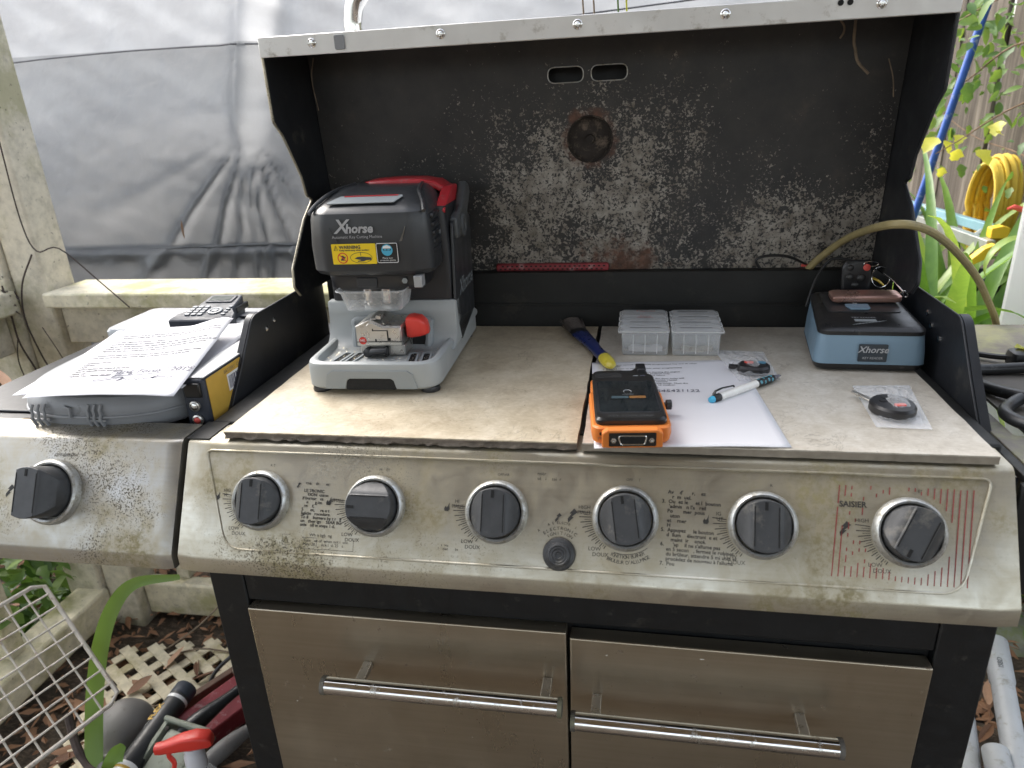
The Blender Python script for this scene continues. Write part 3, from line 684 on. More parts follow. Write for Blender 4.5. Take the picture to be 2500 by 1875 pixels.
for (bx_, by_, lab, nn) in ((.86, 1.22, 'clump of strap-leaved lily nearest the grill side shelf', 56), (1.02, 1.42, 'clump of strap-leaved lily in front of the dark bin', 44), (.74, 1.45, 'clump of strap-leaved lily growing beside the grill lid', 40)):
    t = thing('lily_plant', lab, 'plant', (bx_, by_, GZ), 0, 'lily plants right of the grill')
    for i in range(nn):
        g = MB(); az = 2*math.pi*i/nn + rnd.uniform(-.2, .2)
        strap(g, (bx_ + .03*math.sin(az), by_ + .03*math.cos(az), GZ + .15), az, rnd.uniform(1.10, 1.38), rnd.uniform(.040, .062), rnd.uniform(1.25, 1.5), rnd.uniform(1.1, 2.3), rnd.uniform(-.5, .5))
        g.build('leaf', MAT['lily'], t, smooth=60)
t = thing('bromeliad_plant', 'arching leaf with a red tip at the far right above the lilies', 'plant', (1.12, 1.25, GZ))
g = MB(); g.tube([(1.12, 1.25, GZ), (1.1, 1.25, -.5), (1.06, 1.24, -.02)], .008, 6); g.build('stem', MAT['blade'], t)
g = MB(); strap(g, (1.06, 1.24, -.03), -1.9, .22, .035, .5, 2.4); g.build('leaf', MAT['lily'], t, smooth=60)
g = MB(); g.tube([(1.0, 1.24, .06), (.97, 1.23, .07), (.95, 1.22, .068)], [.008, .007, .002], 6); g.build('red_tip', MAT['fobred'], t)
# ------------------------------------------------------------------ shrub outside the left railing
t = thing('leafy_shrub', 'dark green glossy shrub pressing against the left railing below the side burner', 'shrub', (-1.8, .4, GZ))
g = MB()
for i in range(9):
    b = Vector((-1.85 + .25*rnd.random(), .1 + .9*rnd.random(), GZ)); e = b + Vector((rnd.uniform(-.1, .25), rnd.uniform(-.25, .2), rnd.uniform(.45, .8)))
    g.tube([b, (b+e)/2 + Vector((.03, .02, 0)), e], [.009, .006, .003], 6)
g.build('branch', MAT['stem'], t)
for i in range(300):
    p = Vector((-1.55 - abs(rnd.gauss(0, .10)), rnd.uniform(.30, 1.05), rnd.uniform(-.99, -.55)))
    place_leaf('leaf', rnd.choice(LEAFD if rnd.random() < .7 else LEAF), t, p, (rnd.uniform(-.2, 1), rnd.uniform(-1, .6), rnd.uniform(-.7, .6)), rnd.uniform(.05, .085), rnd.uniform(-.7, .7))
t = thing('leafy_shrub', 'bright green sapling tufts by the left railing bottom rail', 'shrub', (-1.62, .2, GZ))
g = MB(); g.tube([(-1.62, .2, GZ), (-1.6, .22, -.7), (-1.58, .2, -.45)], .006, 6); g.build('branch', MAT['stem'], t)
for i in range(150):
    p = Vector((-1.56 + rnd.gauss(0, .05), rnd.uniform(.25, .80), rnd.uniform(-.97, -.55)))
    place_leaf('leaf', rnd.choice(LEAF), t, p, (rnd.uniform(-.2, 1), rnd.uniform(-1, .6), rnd.uniform(-.6, .6)), rnd.uniform(.045, .08), rnd.uniform(-.7, .7))
# grass stalks poking up behind the lid
t = thing('grass_stalks', 'a few thin grass stalks rising behind the open lid top', 'grass', (.02, .62, GZ))
for x, y, top, m in ((-.03, .62, .60, 'drystem'), (-.012, .62, .60, 'drystem'), (.028, .62, .60, 'leaf'), (.042, .62, .60, 'leaf_yel')):
    g = MB(); g.tube([(x+.01, y, GZ), (x+.01, y, 0), (x, y, .40), (x-.012, y, top)], [.003, .003, .002, .0012], 5); g.build('stalk', MAT[m], t)

# ================================================================== the grill
grill = thing('gas_grill', 'large stainless gas grill with open sooty lid, used as a workbench', 'grill', (0, .2, GZ))
P0 = Vector((0, -.002, -.008)); DN = Vector((0, -.47981, -.87737)); PN = Vector((0, -.87737, .47981))
def panel_pt(x, t_, h=0): return Vector((x, 0, 0)) + P0 + DN*t_ + PN*h
def panel_M(x, t_, h=.0004, rot=0): return basis(panel_pt(x, t_, h), (1, 0, 0), -DN) @ Matrix.Rotation(rot, 4, 'Z')
def panel_prof(dy=0):
    return [(.045, -.0125), (.004+dy, -.0125), (-.002+dy, -.0137), (-.0062+dy, -.0172), (-.0715+dy, -.1345), (-.0730+dy, -.138), (-.0730+dy, -.1565), (-.0705+dy, -.158), (-.03, -.158), (-.0, -.06), (.045, -.06)]
# shallow warps make the sheet metal read as real
def panel_mesh(x0, x1, nm, mat):
    prof = panel_prof(); rings = []; n = 46
    for i in range(n + 1):
        x = x0 + (x1-x0)*i/n; e = min(i, n - i)
        rings.append([(x, y + (.0009*mnoise.noise((x*5, y*9, 2)) if 3 <= k_ <= 7 else 0) + (.003 if e == 0 and 1 < k_ < 8 else 0), z) for k_, (y, z) in enumerate(prof)])
    g = MB(); g.loft(rings); return g.build(nm, mat, grill, smooth=30)
cp = panel_mesh(-.4897, .4474, 'control_panel', MAT['panel'])
sp = panel_mesh(-.965, -.4985, 'side_burner_panel', MAT['panel_side'])
# raised rounded border pressed in the main panel
bd = rpoly([(-.462, .0155), (.425, .0155), (.392, .1335), (-.425, .1335)], [.006, .008, .03, .03], 6)
bd = [(x, t_) for x, t_ in bd]
g = MB(); g.tube([panel_pt(x, t_, -.0002) for x, t_ in bd], .0016, 8, closed=True); g.build('pressed_border', MAT['panel'], cp)
# ---- knobs
def knob(x, t_, Rb, Rk, h, ang, parent):
    M = panel_M(x, t_, 0)
    k_ = MB(); k_.lathe([(Rb, -.004), (Rb, .004), (Rb*.965, .0085), (Rb*.9, .0105), (Rb*.84, .0095), (Rb*.805, .004), (Rb*.80, -.002)], 44, M, cap0=False, cap1=False)
    kn = k_.build('knob', MAT['bezel'], parent)
    # dial: cylinder whose two flanks slope down from a flat grip bar
    Mr = panel_M(x, t_, 0, ang); bw = Rk*.46; xs = [-Rk + 2*Rk*i/28 for i in range(29)]
    xs = sorted(set(xs + [-bw, bw, -bw-.0012, bw+.0012])); top = []; bot = []
    def hh(q):
        a = abs(q)
        if a <= bw: return h
        return h - .0012 - (h*.62)*((a-bw)/(Rk-bw))**1.5
    vs = []; fs = []
    for q in xs:
        yy = math.sqrt(max(0, Rk*Rk - q*q)); sh = .955 if abs(q) <= bw else .975
        vs += [(q, -yy, .001), (q, -yy*sh, hh(q)), (q, yy*sh, hh(q)), (q, yy, .001)]
    for i in range(len(xs) - 1):
        for k2 in range(3): fs.append((i*4+k2, i*4+k2+1, i*4+4+k2+1, i*4+4+k2))
    d = MB(); d.add(vs, fs, 0, Mr); dl = d.build('dial', MAT['knob'], kn, smooth=28, bevel=.0008)
    s2 = MB(); s2.cbox((-bw*.05, Rk*.74, h), (.0032, .0085, .0012), 0, Mr); s2.build('pointer_slot', MAT['slotdark'], kn)
    for sx in (-1, 1):
        s2 = MB(); s2.cbox((sx*bw*.93, 0, h), (.0012, Rk*1.45, .0008), 0, Mr); s2.build('grip_groove', MAT['slotdark'], kn)
    return kn
KX = [-.3829 + .1453*i for i in range(6)]; KT = .0735
for x, a in zip(KX, (0, R_(90), 0, R_(8), R_(-1), R_(153))): knob(x, KT, .0362, .0285, .027, a, grill)
knob(-.672, .076, .042, .033, .044, 0, grill)
# ---- igniter button
M = panel_M(-.0193, .1165, 0); g = MB()
g.lathe([(.0185, -.002), (.0185, .003), (.017, .006), (.0135, .0075), (.0125, .011), (.0105, .012), (.0095, .0112), (.0075, .0118), (.0065, .0108), (.004, .0116), (.003, .0105), (.0005, .0105)], 32, M, cap0=False); g.build('igniter_button', MAT['knob'], grill)
# ---- printed markings: ticks and lettering per knob
def ticks(x, t_, R0, a0, a1, n, lmax, lmin):
    g = MB()
    for i in range(n):
        a = a0 + (a1-a0)*i/(n-1); L = (lmax + (lmin-lmax)*i/(n-1))*(1 if i % 2 == 0 else .6); w = .0009 if i % 2 == 0 else .0005
        M = panel_M(x, t_, .0004, a); g.add([(R0, -w/2, 0), (R0+L, -w/2, 0), (R0+L, w/2, 0), (R0, w/2, 0)], [(0, 1, 2, 3)], 0, M)
    g.build('tick_marks', MAT['print'], cp, smooth=0)
for i, x in enumerate(KX):
    ticks(x, KT, .0375, R_(174), R_(236), 19, .015, .004)
    text('LOW', .0060, panel_M(x-.0333, .1105), MAT['print'], cp); text('DOUX', .0060, panel_M(x-.0268, .1165), MAT['print'], cp)
    hi = ('HIGH', 'HAUT') if i == 3 else (wear('HIGH', .4, i), wear('HAUT', .4, i+9))
    text(hi[0], .0056, panel_M(x-.0455, .0655), MAT['print'], cp); text(hi[1], .0056, panel_M(x-.0458, .0712), MAT['print'], cp)
    text(wear('OFF/ARRÊT', .45, i+3), .0042, panel_M(x+.008, .0325), MAT['print'], cp)
def poly_mark(pts, x, t_, sc_, parent, mat='print', rot=0, name='symbol'):
    g = MB(); g.add([(a*sc_, b*sc_, 0) for a, b in pts], [tuple(range(len(pts)))], 0, panel_M(x, t_, .0004, rot)); g.build(name, MAT[mat], parent, smooth=0)
BOLT = [(-.6, -1.0), (.15, -.2), (-.1, -.15), (.75, .55), (.6, .6), (.2, 1.0), (-.45, .3), (-.15, .25), (-.7, -.45)]
FLAME = [(-.5, -.9), (.3, -.95), (.65, -.5), (.55, .1), (.62, 1.0), (.3, .25), (.0, -.15), (-.25, .2), (-.6, -.3)]
poly_mark(BOLT, -.0215, .0765, .0052, cp); poly_mark(BOLT, KX[3]-.0585, .0735, .0080, cp); poly_mark(BOLT, KX[5]-.062, .073, .0080, cp); poly_mark(BOLT, -.336, .0535, .0036, cp); poly_mark(BOLT, -.735, .0775, .0085, sp)
for i in (0, 1, 2, 4): poly_mark(FLAME, KX[i]-.059, .0705, .0052, cp)
ticks(-.672, .076, .043, R_(222), R_(242), 6, .005, .006)
text('LOW/DOUX', .0070, panel_M(-.703, .1200), MAT['print'], sp); text('OFF/ARRÊT', .0060, panel_M(-.660, .0305), MAT['print'], sp)
def arc_text(s, x, t_, R0, a0, a1, size, parent, flip=False):
    n = len(s)
    for i, ch in enumerate(s):
        if ch == ' ': continue
        a = a0 + (a1-a0)*i/(n-1)
        M = panel_M(x, t_, .0004) @ Matrix.Rotation(a - (math.pi/2 if not flip else -math.pi/2), 4, 'Z') @ Matrix.Translation((0, R0 if not flip else -R0, 0))
        text(ch, size, M, MAT['print'], parent)
arc_text('ELECTRONIC', -.0193, .1165, .0265, R_(128), R_(52), .0052, cp); arc_text('IGNITION', -.0193, .1165, .0212, R_(124), R_(56), .0052, cp)
arc_text(wear('ALLUMAGE ÉLECTRONIQUE', .12, 4), -.0193, .1165, .0330, R_(134), R_(46), .0042, cp)
arc_text('IGNITION BURNER', KX[3], KT, .0440, R_(250), R_(298), .0056, cp, True); arc_text("BRÛLEUR D'ALLUMAGE", KX[3], KT, .0500, R_(248), R_(302), .0056, cp, True)
g = MB(); g.tube([panel_pt(KX[3] + .0395*math.cos(R_(a)), KT - .0395*math.sin(R_(a)), .0004) for a in range(252, 312, 4)], .00035, 4); g.build('arc_line', MAT['print'], cp)
FRTXT = "    Avant d'allumer, lisez\n    votre manuel.\n3.  Ouvrez le gaz et le bouton\n    d'admission l'appareil\n4.  Pour allumer, pousser le\n    bouton\n    et tourner\n    HAUT\n5.  Appuyez sur le bouton\n    d'allumage électronique et\n    le maintenir enfoncé.\n"
FRTXT2 = "6.  Si l'appareil ne s'allume pas\n    en 5 secondes, fermez le robinet\n    du brûleur, attendre 5 minutes et\n    procédez de nouveau à l'allumage.\n7.  Pour allumer les autres brûleurs,\n    tourner à     et allumer le brûleur de\n    saisie (SEAR), suivez les étapes 1 à 6."
text(wear(FRTXT, .17, 5) + wear(FRTXT2, .05, 6), .0056, panel_M(.0925, .0440, rot=R_(-1.5)), MAT['print'], cp, align='LEFT', line=.92, off=.00012)
poly_mark(FLAME, .1055, .1240, .0028, cp)
ENTXT = "   burner with lighter\n\n   ELECTRONIC\n   IGNITION Button\n   if burner does not light\n3. repeat to ignite burner\n   turns off, wait\n   5 minutes, and repeat the\n   lighting procedure.\n   To light burners by turning\n   on   then ignite SEAR Burner\n   side. Follow steps 1-6."
text(wear(ENTXT, .20, 8), .0052, panel_M(-.3345, .0520, rot=R_(-1)), MAT['print'], cp, align='LEFT', line=.86, off=.0001)
text(wear('When lighting', .12, 2), .0052, panel_M(-.318, .1130), MAT['print'], cp, align='LEFT')
text(wear('Turn tank off when not in use.\nMax. 20 lb stock load: 25 lbs.', .12, 12), .0048, panel_M(-.3255, .1195), MAT['print'], cp, align='LEFT', line=.9)
g = MB()
for (x0, x1, t0, t1) in ((-.3265, -.308, .1145, .1149), (-.3265, -.262, .1275, .1279), (-.2625, -.2621, .1145, .1275), (-.3525, -.342, .1120, .1123), (-.3525, -.342, .1240, .1243), (-.3525, -.3522, .1120, .1243)):
    g.add([panel_pt(x0, t0, .0004), panel_pt(x1, t0, .0004), panel_pt(x1, t1, .0004), panel_pt(x0, t1, .0004)], [(0, 1, 2, 3)])
g.build('printed_frame', MAT['print'], cp, smooth=0)
g = MB(); g.tube([panel_pt(x, t_, .0004) for x, t_ in ((-.3505, .1218), (-.3475, .1142), (-.3445, .1218))], .0003, 4, closed=True); g.build('warning_triangle', MAT['print'], cp)
text(wear('Capacity max\nde la tablette 25 lbs', .4, 3), .0042, panel_M(-.163, .1155), MAT['print'], cp, align='LEFT')
text(wear('lumière de\n  sécurité, saisir', .45, 13), .0055, panel_M(-.050, .0300), MAT['print'], cp, align='LEFT')
text('SAISIER', .0085, panel_M(.2895, .0500), MAT['print'], cp, off=.0002)
g = MB(); r2 = random.Random(5); i = 0
for q in range(22):
    xb = .2765 + q*.0062; segs = []
    t0, t1 = .027 + .001*r2.random(), .1265
    nseg = 26
    for s2 in range(nseg):
        ta = t0 + (t1-t0)*s2/nseg; tb = t0 + (t1-t0)*(s2+1)/nseg; xm = xb - (ta - .03)*.10
        if math.hypot(xm - KX[5], ta - KT) < .044: continue
        if xm < KX[5] - .005 and .040 < ta < .108 and xm > .2790 + .0: 
            if r2.random() < .8: continue
        if xm < .36 and ta < .05 and r2.random() < .6: continue
        xt = xb - (tb - .03)*.10; w = .00055
        g.add([panel_pt(xm-w, ta, .0004), panel_pt(xm+w, ta, .0004), panel_pt(xt+w, tb, .0004), panel_pt(xt-w, tb, .0004)], [(0, 1, 2, 3)])
g.build('red_stripes', MAT['redprint'], cp, smooth=0)
# ---- firebox, trough and side plates
g = MB(); g.box((-.4885, .05, -.2), (.458, .47, -.0108)); g.build('firebox', MAT['blacksoot'], grill, bevel=.003)
g = MB(); g.box((-.488, .455, -.0105), (.458, .460, .093)); g.box((-.488, .4605, .0905), (.458, .50, .0935)); g.box((-.488, .4520, .036), (.458, .4549, .040)); g.build('back_panel', MAT['blacksoot'], grill, bevel=.001)
def plate(x0, x1, flange):
    base = rpoly([(.105, -.0225), (.152, .028), (.205, .089), (.452, .091), (.452, -.0225)], [0, .03, .03, .02, 0], 5)
    g = MB(); g.prism(base[::-1], x0, x1, 'x')
    o = g.build('side_plate', MAT['platemat'], grill, bevel=.001)
    f = MB(); path = [p_ for p_ in base if p_[0] < .222 and p_[1] < .0905]
    rings = []
    for y, z in path: rings.append([(flange[0], y-.0006, z), (flange[1], y-.0006, z), (flange[1], y+.0018, z-.0005), (flange[0], y+.0018, z-.0005)])
    f.loft(rings); f.build('flange', MAT['platemat'], o)
    return o
pl_ = plate(-.4975, -.4945, (-.5065, -.4977)); pr_ = plate(.4575, .4605, (.4607, .4715))
for (y, z) in ((.262, .066), (.236, .060)):  # shiny discs on both plates stand in for light through the slots
    g = MB(); g.lathe([(.0042, 0), (.0042, .0015), (.002, .0026)], 12, Matrix.Translation((-.4945, y, z)) @ Matrix.Rotation(R_(90), 4, 'Y')); g.build('slot_light_disc', MAT['shiny'], pl_)
for (y, z) in ((.304, .067), (.286, .053), (.254, .044)):
    g = MB(); g.lathe([(.0042, 0), (.0042, .0015), (.002, .0026)], 12, Matrix.Translation((.4575, y, z)) @ Matrix.Rotation(R_(-90), 4, 'Y')); g.build('slot_light_disc', MAT['shiny'], pr_)
g = MB(); g.box((-.4935, .0005, -.0122), (-.462, .05, -.0109)); g.build('front_rail', MAT['blacksoot'], grill, bevel=.0005)
# ---- side burner, left
g = MB(); g.box((-.965, .046, -.13), (-.5085, .565, -.030)); g.build('side_burner_body', MAT['platemat'], grill, bevel=.004)
g = MB(); g.box((-.955, .10, -.0298), (-.715, .42, -.026)); g.build('burner_tray', MAT['platemat'], grill, bevel=.002)
g = MB(); g.loft([[(x, y, z) for x, y in rrect(-.925+k_, .405+k_, -.585-k_, .56-k_, .018)] for z, k_ in ((-.0295, 0), (-.002, 0), (.003, .003), (.004, .008))]); g.build('side_burner_lid', MAT['sidelid'], grill)
# ---- side shelf, right
slot = rrect(.4905, .095, .5075, .235, .006, 4)
g = holed(rrect(.470, -.015, 1.0, .535, .012), [slot], -.024, -.020, lambda a, b, h: (a, b, h)); g.build('side_shelf', MAT['shelf'], grill, bevel=.001)
g = MB(); g.box((.453, -.012, -.16), (1.0, -.004, -.026)); g.build('shelf_skirt', MAT['black'], grill, bevel=.002)
g = MB(); g.box((.4585, -.004, -.030), (.4695, .53, -.0215)); g.build('shelf_rail', MAT['blacksoot'], grill, bevel=.001)
# ---- cabinet
for (x0, x1) in ((-.498, -.449), (.405, .463)):
    for (y0, y1) in ((-.0125, .045), (.42, .47)):
        g = MB(); g.box((x0, y0, GZ+.05), (x1, y1, -.2005 if y0 > 0 else -.16)); g.build('leg', MAT['black'], grill, bevel=.002)
g = MB(); g.box((-.4485, -.011, -.246), (.4045, .03, -.162)); g.build('apron', MAT['black'], grill, bevel=.002)
g = MB(); g.box((-.494, .046, -.95), (-.489, .419, -.2015)); g.build('side_panel', MAT['black'], grill); g = MB(); g.box((.4555, .046, -.95), (.4595, .419, -.2015)); g.build('side_panel', MAT['black'], grill)
g = MB(); g.box((-.448, .46, -.95), (.404, .466, -.2015)); g.build('rear_panel', MAT['black'], grill); g = MB(); g.box((-.447, .0, -.95), (.404, .455, -.94)); g.build('cabinet_floor', MAT['black'], grill)
g = MB(); g.box((-.447, .0, -.93), (.404, .012, -.2475)); g.build('cabinet_front', MAT['black'], grill)
def door(x0, x1, z1, hx0, hx1, px0, px1, hz, tilt):
    M = Matrix.Translation(((x0+x1)/2, -.02, z1)) @ Matrix.Rotation(tilt, 4, 'Y') @ Matrix.Translation((-(x0+x1)/2, .02, -z1))
    g = MB(); g.box((x0, -.025, -.93), (x1, -.0025, z1), 0, M); d = g.build('door', MAT['door'], grill, bevel=.0022, seg=3)
    g = MB(); g.tube([M @ Vector((hx0, -.068, hz)), M @ Vector((hx1, -.068, hz))], .0112, 24); h = g.build('handle_bar', MAT['chrome'], d)
    for e, s2 in ((hx0, -1), (hx1, 1)):
        g = MB(); g.tube([M @ Vector((e - s2*.003, -.068, hz)), M @ Vector((e + s2*.0025, -.068, hz))], .0121, 24); g.build('handle_cap', MAT['shelf'], d)
    for p_ in (px0, px1):
        g = MB(); g.box((p_-.006, -.064, hz-.0045), (p_+.006, -.0252, hz+.0045), 0, M); g.build('handle_stem', MAT['steel'], d, bevel=.001)
door(-.4440, -.0175, -.2490, -.327, -.022, -.283, -.042, -.3255, R_(0)); door(-.0130, .4015, -.2580, -.006, .302, .021, .265, -.3460, R_(.4))
# ---- lid
def back_y(z): return .474 - (z - .094)*.104
slots = [rrect(-.078, .387, -.024, .409, .0108, 6), rrect(-.0125, .387, .0415, .409, .0108, 6)]
hole = circ(-.0155, .304, .0345, 36)
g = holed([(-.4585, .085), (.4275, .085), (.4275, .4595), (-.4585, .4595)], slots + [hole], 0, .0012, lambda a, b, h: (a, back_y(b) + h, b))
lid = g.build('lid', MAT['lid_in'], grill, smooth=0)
for s2 in slots:
    g = MB(); lp = [(a, back_y(b) - .0004, b) for a, b in s2]; g.tube(lp, .0009, 6, closed=True); g.build('slot_rim', MAT['bezel'], lid)
g = MB(); g.tube([(a, back_y(b) - .0003, b) for a, b in hole], .0014, 6, closed=True); g.build('gauge_rim', MAT['rustgauge'], lid)
g = MB(); g.lathe([(.037, -.006), (.0345, -.006), (.0335, -.010), (.020, -.0105), (.018, -.008), (.007, -.008), (.0065, -.002), (.001, -.002)], 30, Matrix.Translation((-.0155, back_y(.304)+.003, .304)) @ Matrix.Rotation(R_(90), 4, 'X')); g.build('gauge_back', MAT['rustgauge'], lid)
prof = [(.298, .4600), (.300, .352), (.322, .333), (.364, .270), (.372, .240), (.392, .232), (.350, .205), (.288, .140), (.283, .112), (.30, .0945), (.4905, .0945), (.4905, .4600)]
for (x0, x1) in ((-.4625, -.4595), (.4285, .4315)):
    g = MB(); g.prism(rpoly(prof, [0, .01, .012, .012, .004, .006, .012, .012, .008, .008, 0, 0], 3)[::-1], x0, x1, 'x'); g.build('lid_side', MAT['platemat'], lid)
    s2 = -1 if x0 < 0 else 1
    f = [p_ for p_ in rpoly(prof, [0, .01, .012, .012, .004, .006, .012, .012, .008, .008, 0, 0], 3)]; f = f[:-4]
    g = MB(); g.tube([((x0+x1)/2 + s2*.0012, a - .0006, b) for a, b in f], .0021, 6); g.build('rolled_edge', MAT['panel' if s2 < 0 else 'platemat'], lid)  # left edge given pale steel for the light it catches
g = MB(); g.box((-.4640, .2945, .4365), (.4330, .2975, .4625)); g.box((-.4640, .2976, .4602), (.4330, .4905, .4625))
lip = g.build('lid_lip', MAT['lip'], lid, bevel=.0012)
g = MB(); g.box((-.4640, .4907, .0950), (.4330, .4935, .4600)); g.build('lid_skin', MAT['black'], lid)
for x in (-.3847, -.202, -.0202, .1629, .3435):
    Ms = Matrix.Translation((x, .2945, .4515 + .001*(x+.2))) @ Matrix.Rotation(R_(90), 4, 'X')
    g = MB(); g.lathe([(.0062, -.001), (.0062, .0006), (.0052, .0014), (.0036, .0002), (.0034, .0016), (.0022, .0026), (.0006, .0027)], 20, Ms, cap0=False); g.build('screw', MAT['shiny'], lid)
g = MB(); g.prism(rrect(-.3515, .4405, -.3370, .4590, .003, 3), .2922, .2944, 'y'); g.build('rubber_bumper', MAT['case'], lid, bevel=.0006)
for x in (.2968, .3076): g = MB(); g.prism(circ(x, .4555, .0034, 14), .2930, .2944, 'y'); g.build('vacant_hole', MAT['slotdark'], lid)
g = MB(); g.tube(spline([(-.331, .318, .4626), (-.3305, .318, .478), (-.323, .318, .500), (-.303, .318, .516), (-.265, .318, .522), (.23, .318, .522), (.27, .318, .516), (.292, .318, .50), (.30, .318, .478), (.3005, .318, .4626)], 6), .0125, 18); g.build('lid_handle', MAT['chrome'], lid)
# ================================================================== tiles on the grill
def tile(name, x0, x1, y1, mat, label, chip, rot):
    r2 = random.Random(chip); rough = 1.0 if chip == 3 else .15; n = 60; t = thing(name, label, 'tile', ((x0+x1)/2, y1/2, -.0098), rot, 'floor tiles laid over the grill')
    top = []; top += [(x0 + (x1-x0)*i/n, .0004*r2.uniform(-1, 1)) for i in range(n+1)]
    top += [(x1 + .0006*r2.uniform(-1, 1), y1*i/20) for i in range(1, 21)]; top += [(x1 - (x1-x0)*i/20, y1) for i in range(1, 21)]; top += [(x0 + .0006*r2.uniform(-1, 1), y1 - y1*i/20) for i in range(1, 20)]
    g = MB(); g.loft([[(a, b, -.0016) for a, b in top], [(a, b, 0) for a, b in top]], cap0=False); g.build('glazed_face', mat, t, smooth=0)
    b1 = [(a + r2.uniform(-.0006, .0006), b + (r2.uniform(0, .0028)*rough if b < .001 else 0)) for a, b in top]
    b2 = [(a + r2.uniform(-.0006, .0006), b + (r2.uniform(-.002, .0035)*rough if b < .001 else 0)) for a, b in top]
    g = MB(); g.loft([[(a, b, -.0097) for a, b in b2], [(a, b, -.0062) for a, b in b1], [(a, b, -.00165) for a, b in top]]); g.build('clay_body', MAT['tile_edge' if chip == 3 else 'tile_edge2'], t, smooth=0)
    return t
tile('floor_tile', -.440, -.003, .4485, MAT['tile_l'], 'beige tile with rough broken front edge under the key cutting machine', 3, 0)
tile('floor_tile', .0035, .4325, .4495, MAT['tile_r'], 'greyer beige tile on the right carrying the papers and blue reader', 4, 0)

# ================================================================== key cutting machine
KM = thing('key_cutting_machine', 'black and grey automatic key cutting machine with a red carry handle', 'machine', (-.293, .128, 0), R_(2))
def kb(mb, name, mat, parent=None, **kw): return mb.build(name, MAT[mat] if isinstance(mat, str) else mat, parent or KM, local=True, **kw)
for x, y in ((-.078, .02), (.078, .02), (-.078, .26), (.078, .26)):
    g = MB(); g.lathe([(.013, 0), (.0135, .004), (.012, .0125)], 18, Matrix.Translation((x, y, 0)) @ Matrix.Diagonal((1, 1, .56, 1))); kb(g, 'foot', 'machine_dark')
def orect(x0, y0, x1, y1, r, z, seg=6, dz=0): return [(x, y, z) for x, y in rrect(x0, y0, x1, y1, r, seg)]
g = MB()
O = lambda e, z: [(x, y, z) for x, y in rpoly([(-.094-e, 0-e), (.094+e, 0-e), (.096+e, .284), (-.096-e, .284)], [.03, .03, .012, .012], 7)]
I = lambda e, z: [(x, y, z) for x, y in rpoly([(-.084+e, .010+e), (.084-e, .010+e), (.086-e, .135), (-.086+e, .135)], [.026, .026, .012, .012], 7)]
g.loft([O(-.004, .0065), O(0, .0105), O(0, .038), O(-.0015, .0430), O(-.005, .0450), I(-.001, .0450), I(.001, .0440), I(.004, .0350), I(.006, .0345)])
base = kb(g, 'base', 'machine_grey')
# rear housing in light grey with a concave front
prof = [(.088, .0346), (.098, .0362), (.108, .0415), (.116, .051), (.1205, .063), (.1225, .080), (.1235, .0965), (.1255, .0985), (.140, .0985), (.152, .066), (.262, .050), (.283, .040), (.283, .0346)]
rings = []
for x, k_ in ((-.0985, .004), (-.0975, .001), (-.094, 0), (.094, 0), (.0975, .001), (.0985, .004)):
    rings.append([(x, y + (k_ if y < .2 else -k_), z - (k_*.5 if z > .09 else 0)) for y, z in prof])
g = MB(); g.loft(rings); kb(g, 'rear_housing', 'machine_grey', smooth=40)
# front inlay: darker arch shaped skirt with an opening
arch = rpoly([(-.066, .0085), (-.060, .0300), (-.052, .0350), (.052, .0350), (.060, .0300), (.066, .0085), (.036, .0085), (.033, .0205), (.029, .0235), (-.029, .0235), (-.033, .0205), (-.036, .0085)], .003, 3)
g = MB(); g.prism(arch, -.0016, .003, 'y'); kb(g, 'front_skirt', 'machine_grey2', bevel=.0006)
g = MB(); g.prism(rpoly([(-.0355, .0075), (-.0325, .0205), (-.029, .0232), (.029, .0232), (.0325, .0205), (.0355, .0075)][::-1], .002, 2), -.0009, .003, 'y'); kb(g, 'skirt_opening', 'slotdark')
# tray slots: raised rims with dark openings
for cx in (-.056, -.037, .048, .067):
    M = Matrix.Translation((cx, .047, .0347)) @ Matrix.Rotation(R_(-10 if cx < 0 else 8), 4, 'Z')
    g = MB(); oo = rrect(-.0075, -.026, .0075, .026, .006, 4); ii = rrect(-.0045, -.022, .0045, .022, .0042, 4)
    g.loft([[(x, y, 0) for x, y in oo], [(x, y, .0022) for x, y in oo], [(x, y, .0022) for x, y in ii], [(x, y, .0004) for x, y in ii]], cap0=False, cap1=False, M=M); kb(g, 'tray_slot', 'machine_grey2')
    g = MB(); g.add([(x, y, .0006) for x, y in ii], [tuple(range(len(ii)))], 0, M); kb(g, 'slot_opening', 'slotdark')
# arch behind the clamp
ar = [(-.052, .034), (-.052, .062), (-.045, .072), (.05, .072), (.058, .062), (.058, .034)]
g = MB(); path = spline([(x, .1075 + (z-.05)*.30, z) for x, z in ar], 5); g.tube(path, .0065, 10); kb(g, 'clamp_bay_frame', 'machine_grey2')
g = MB(); g.prism([(-.048, .036), (.054, .036), (.054, .060), (.047, .068), (-.042, .068), (-.048, .060)], .102, .1225, 'y'); kb(g, 'clamp_bay', 'slotdark')
# dark column
g = MB(); g.loft([orect(-.091, .142, .094, .270, .010, .0450), orect(-.091, .142, .094, .270, .010, .0985), orect(-.091, .128, .094, .270, .010, .0990), orect(-.091, .128, .094, .272, .010, .165), orect(-.086, .128, .091, .272, .014, .232)]); kb(g, 'column', 'machine_dark')
g = MB(); g.prism(rpoly([(.15, .030), (.262, .052), (.268, .20), (.21, .232), (.14, .205), (.128, .099), (.134, .060)], .008, 4), .0942, .0985, 'x'); kb(g, 'side_cover', 'machine_black', bevel=.001)
text('Xhorse', .034, basis((.0989, .155, .098), (0, 1, 0), (0, 0, 1)), MAT['machine_grey2'], KM, shear=.2, local=True, align='LEFT')
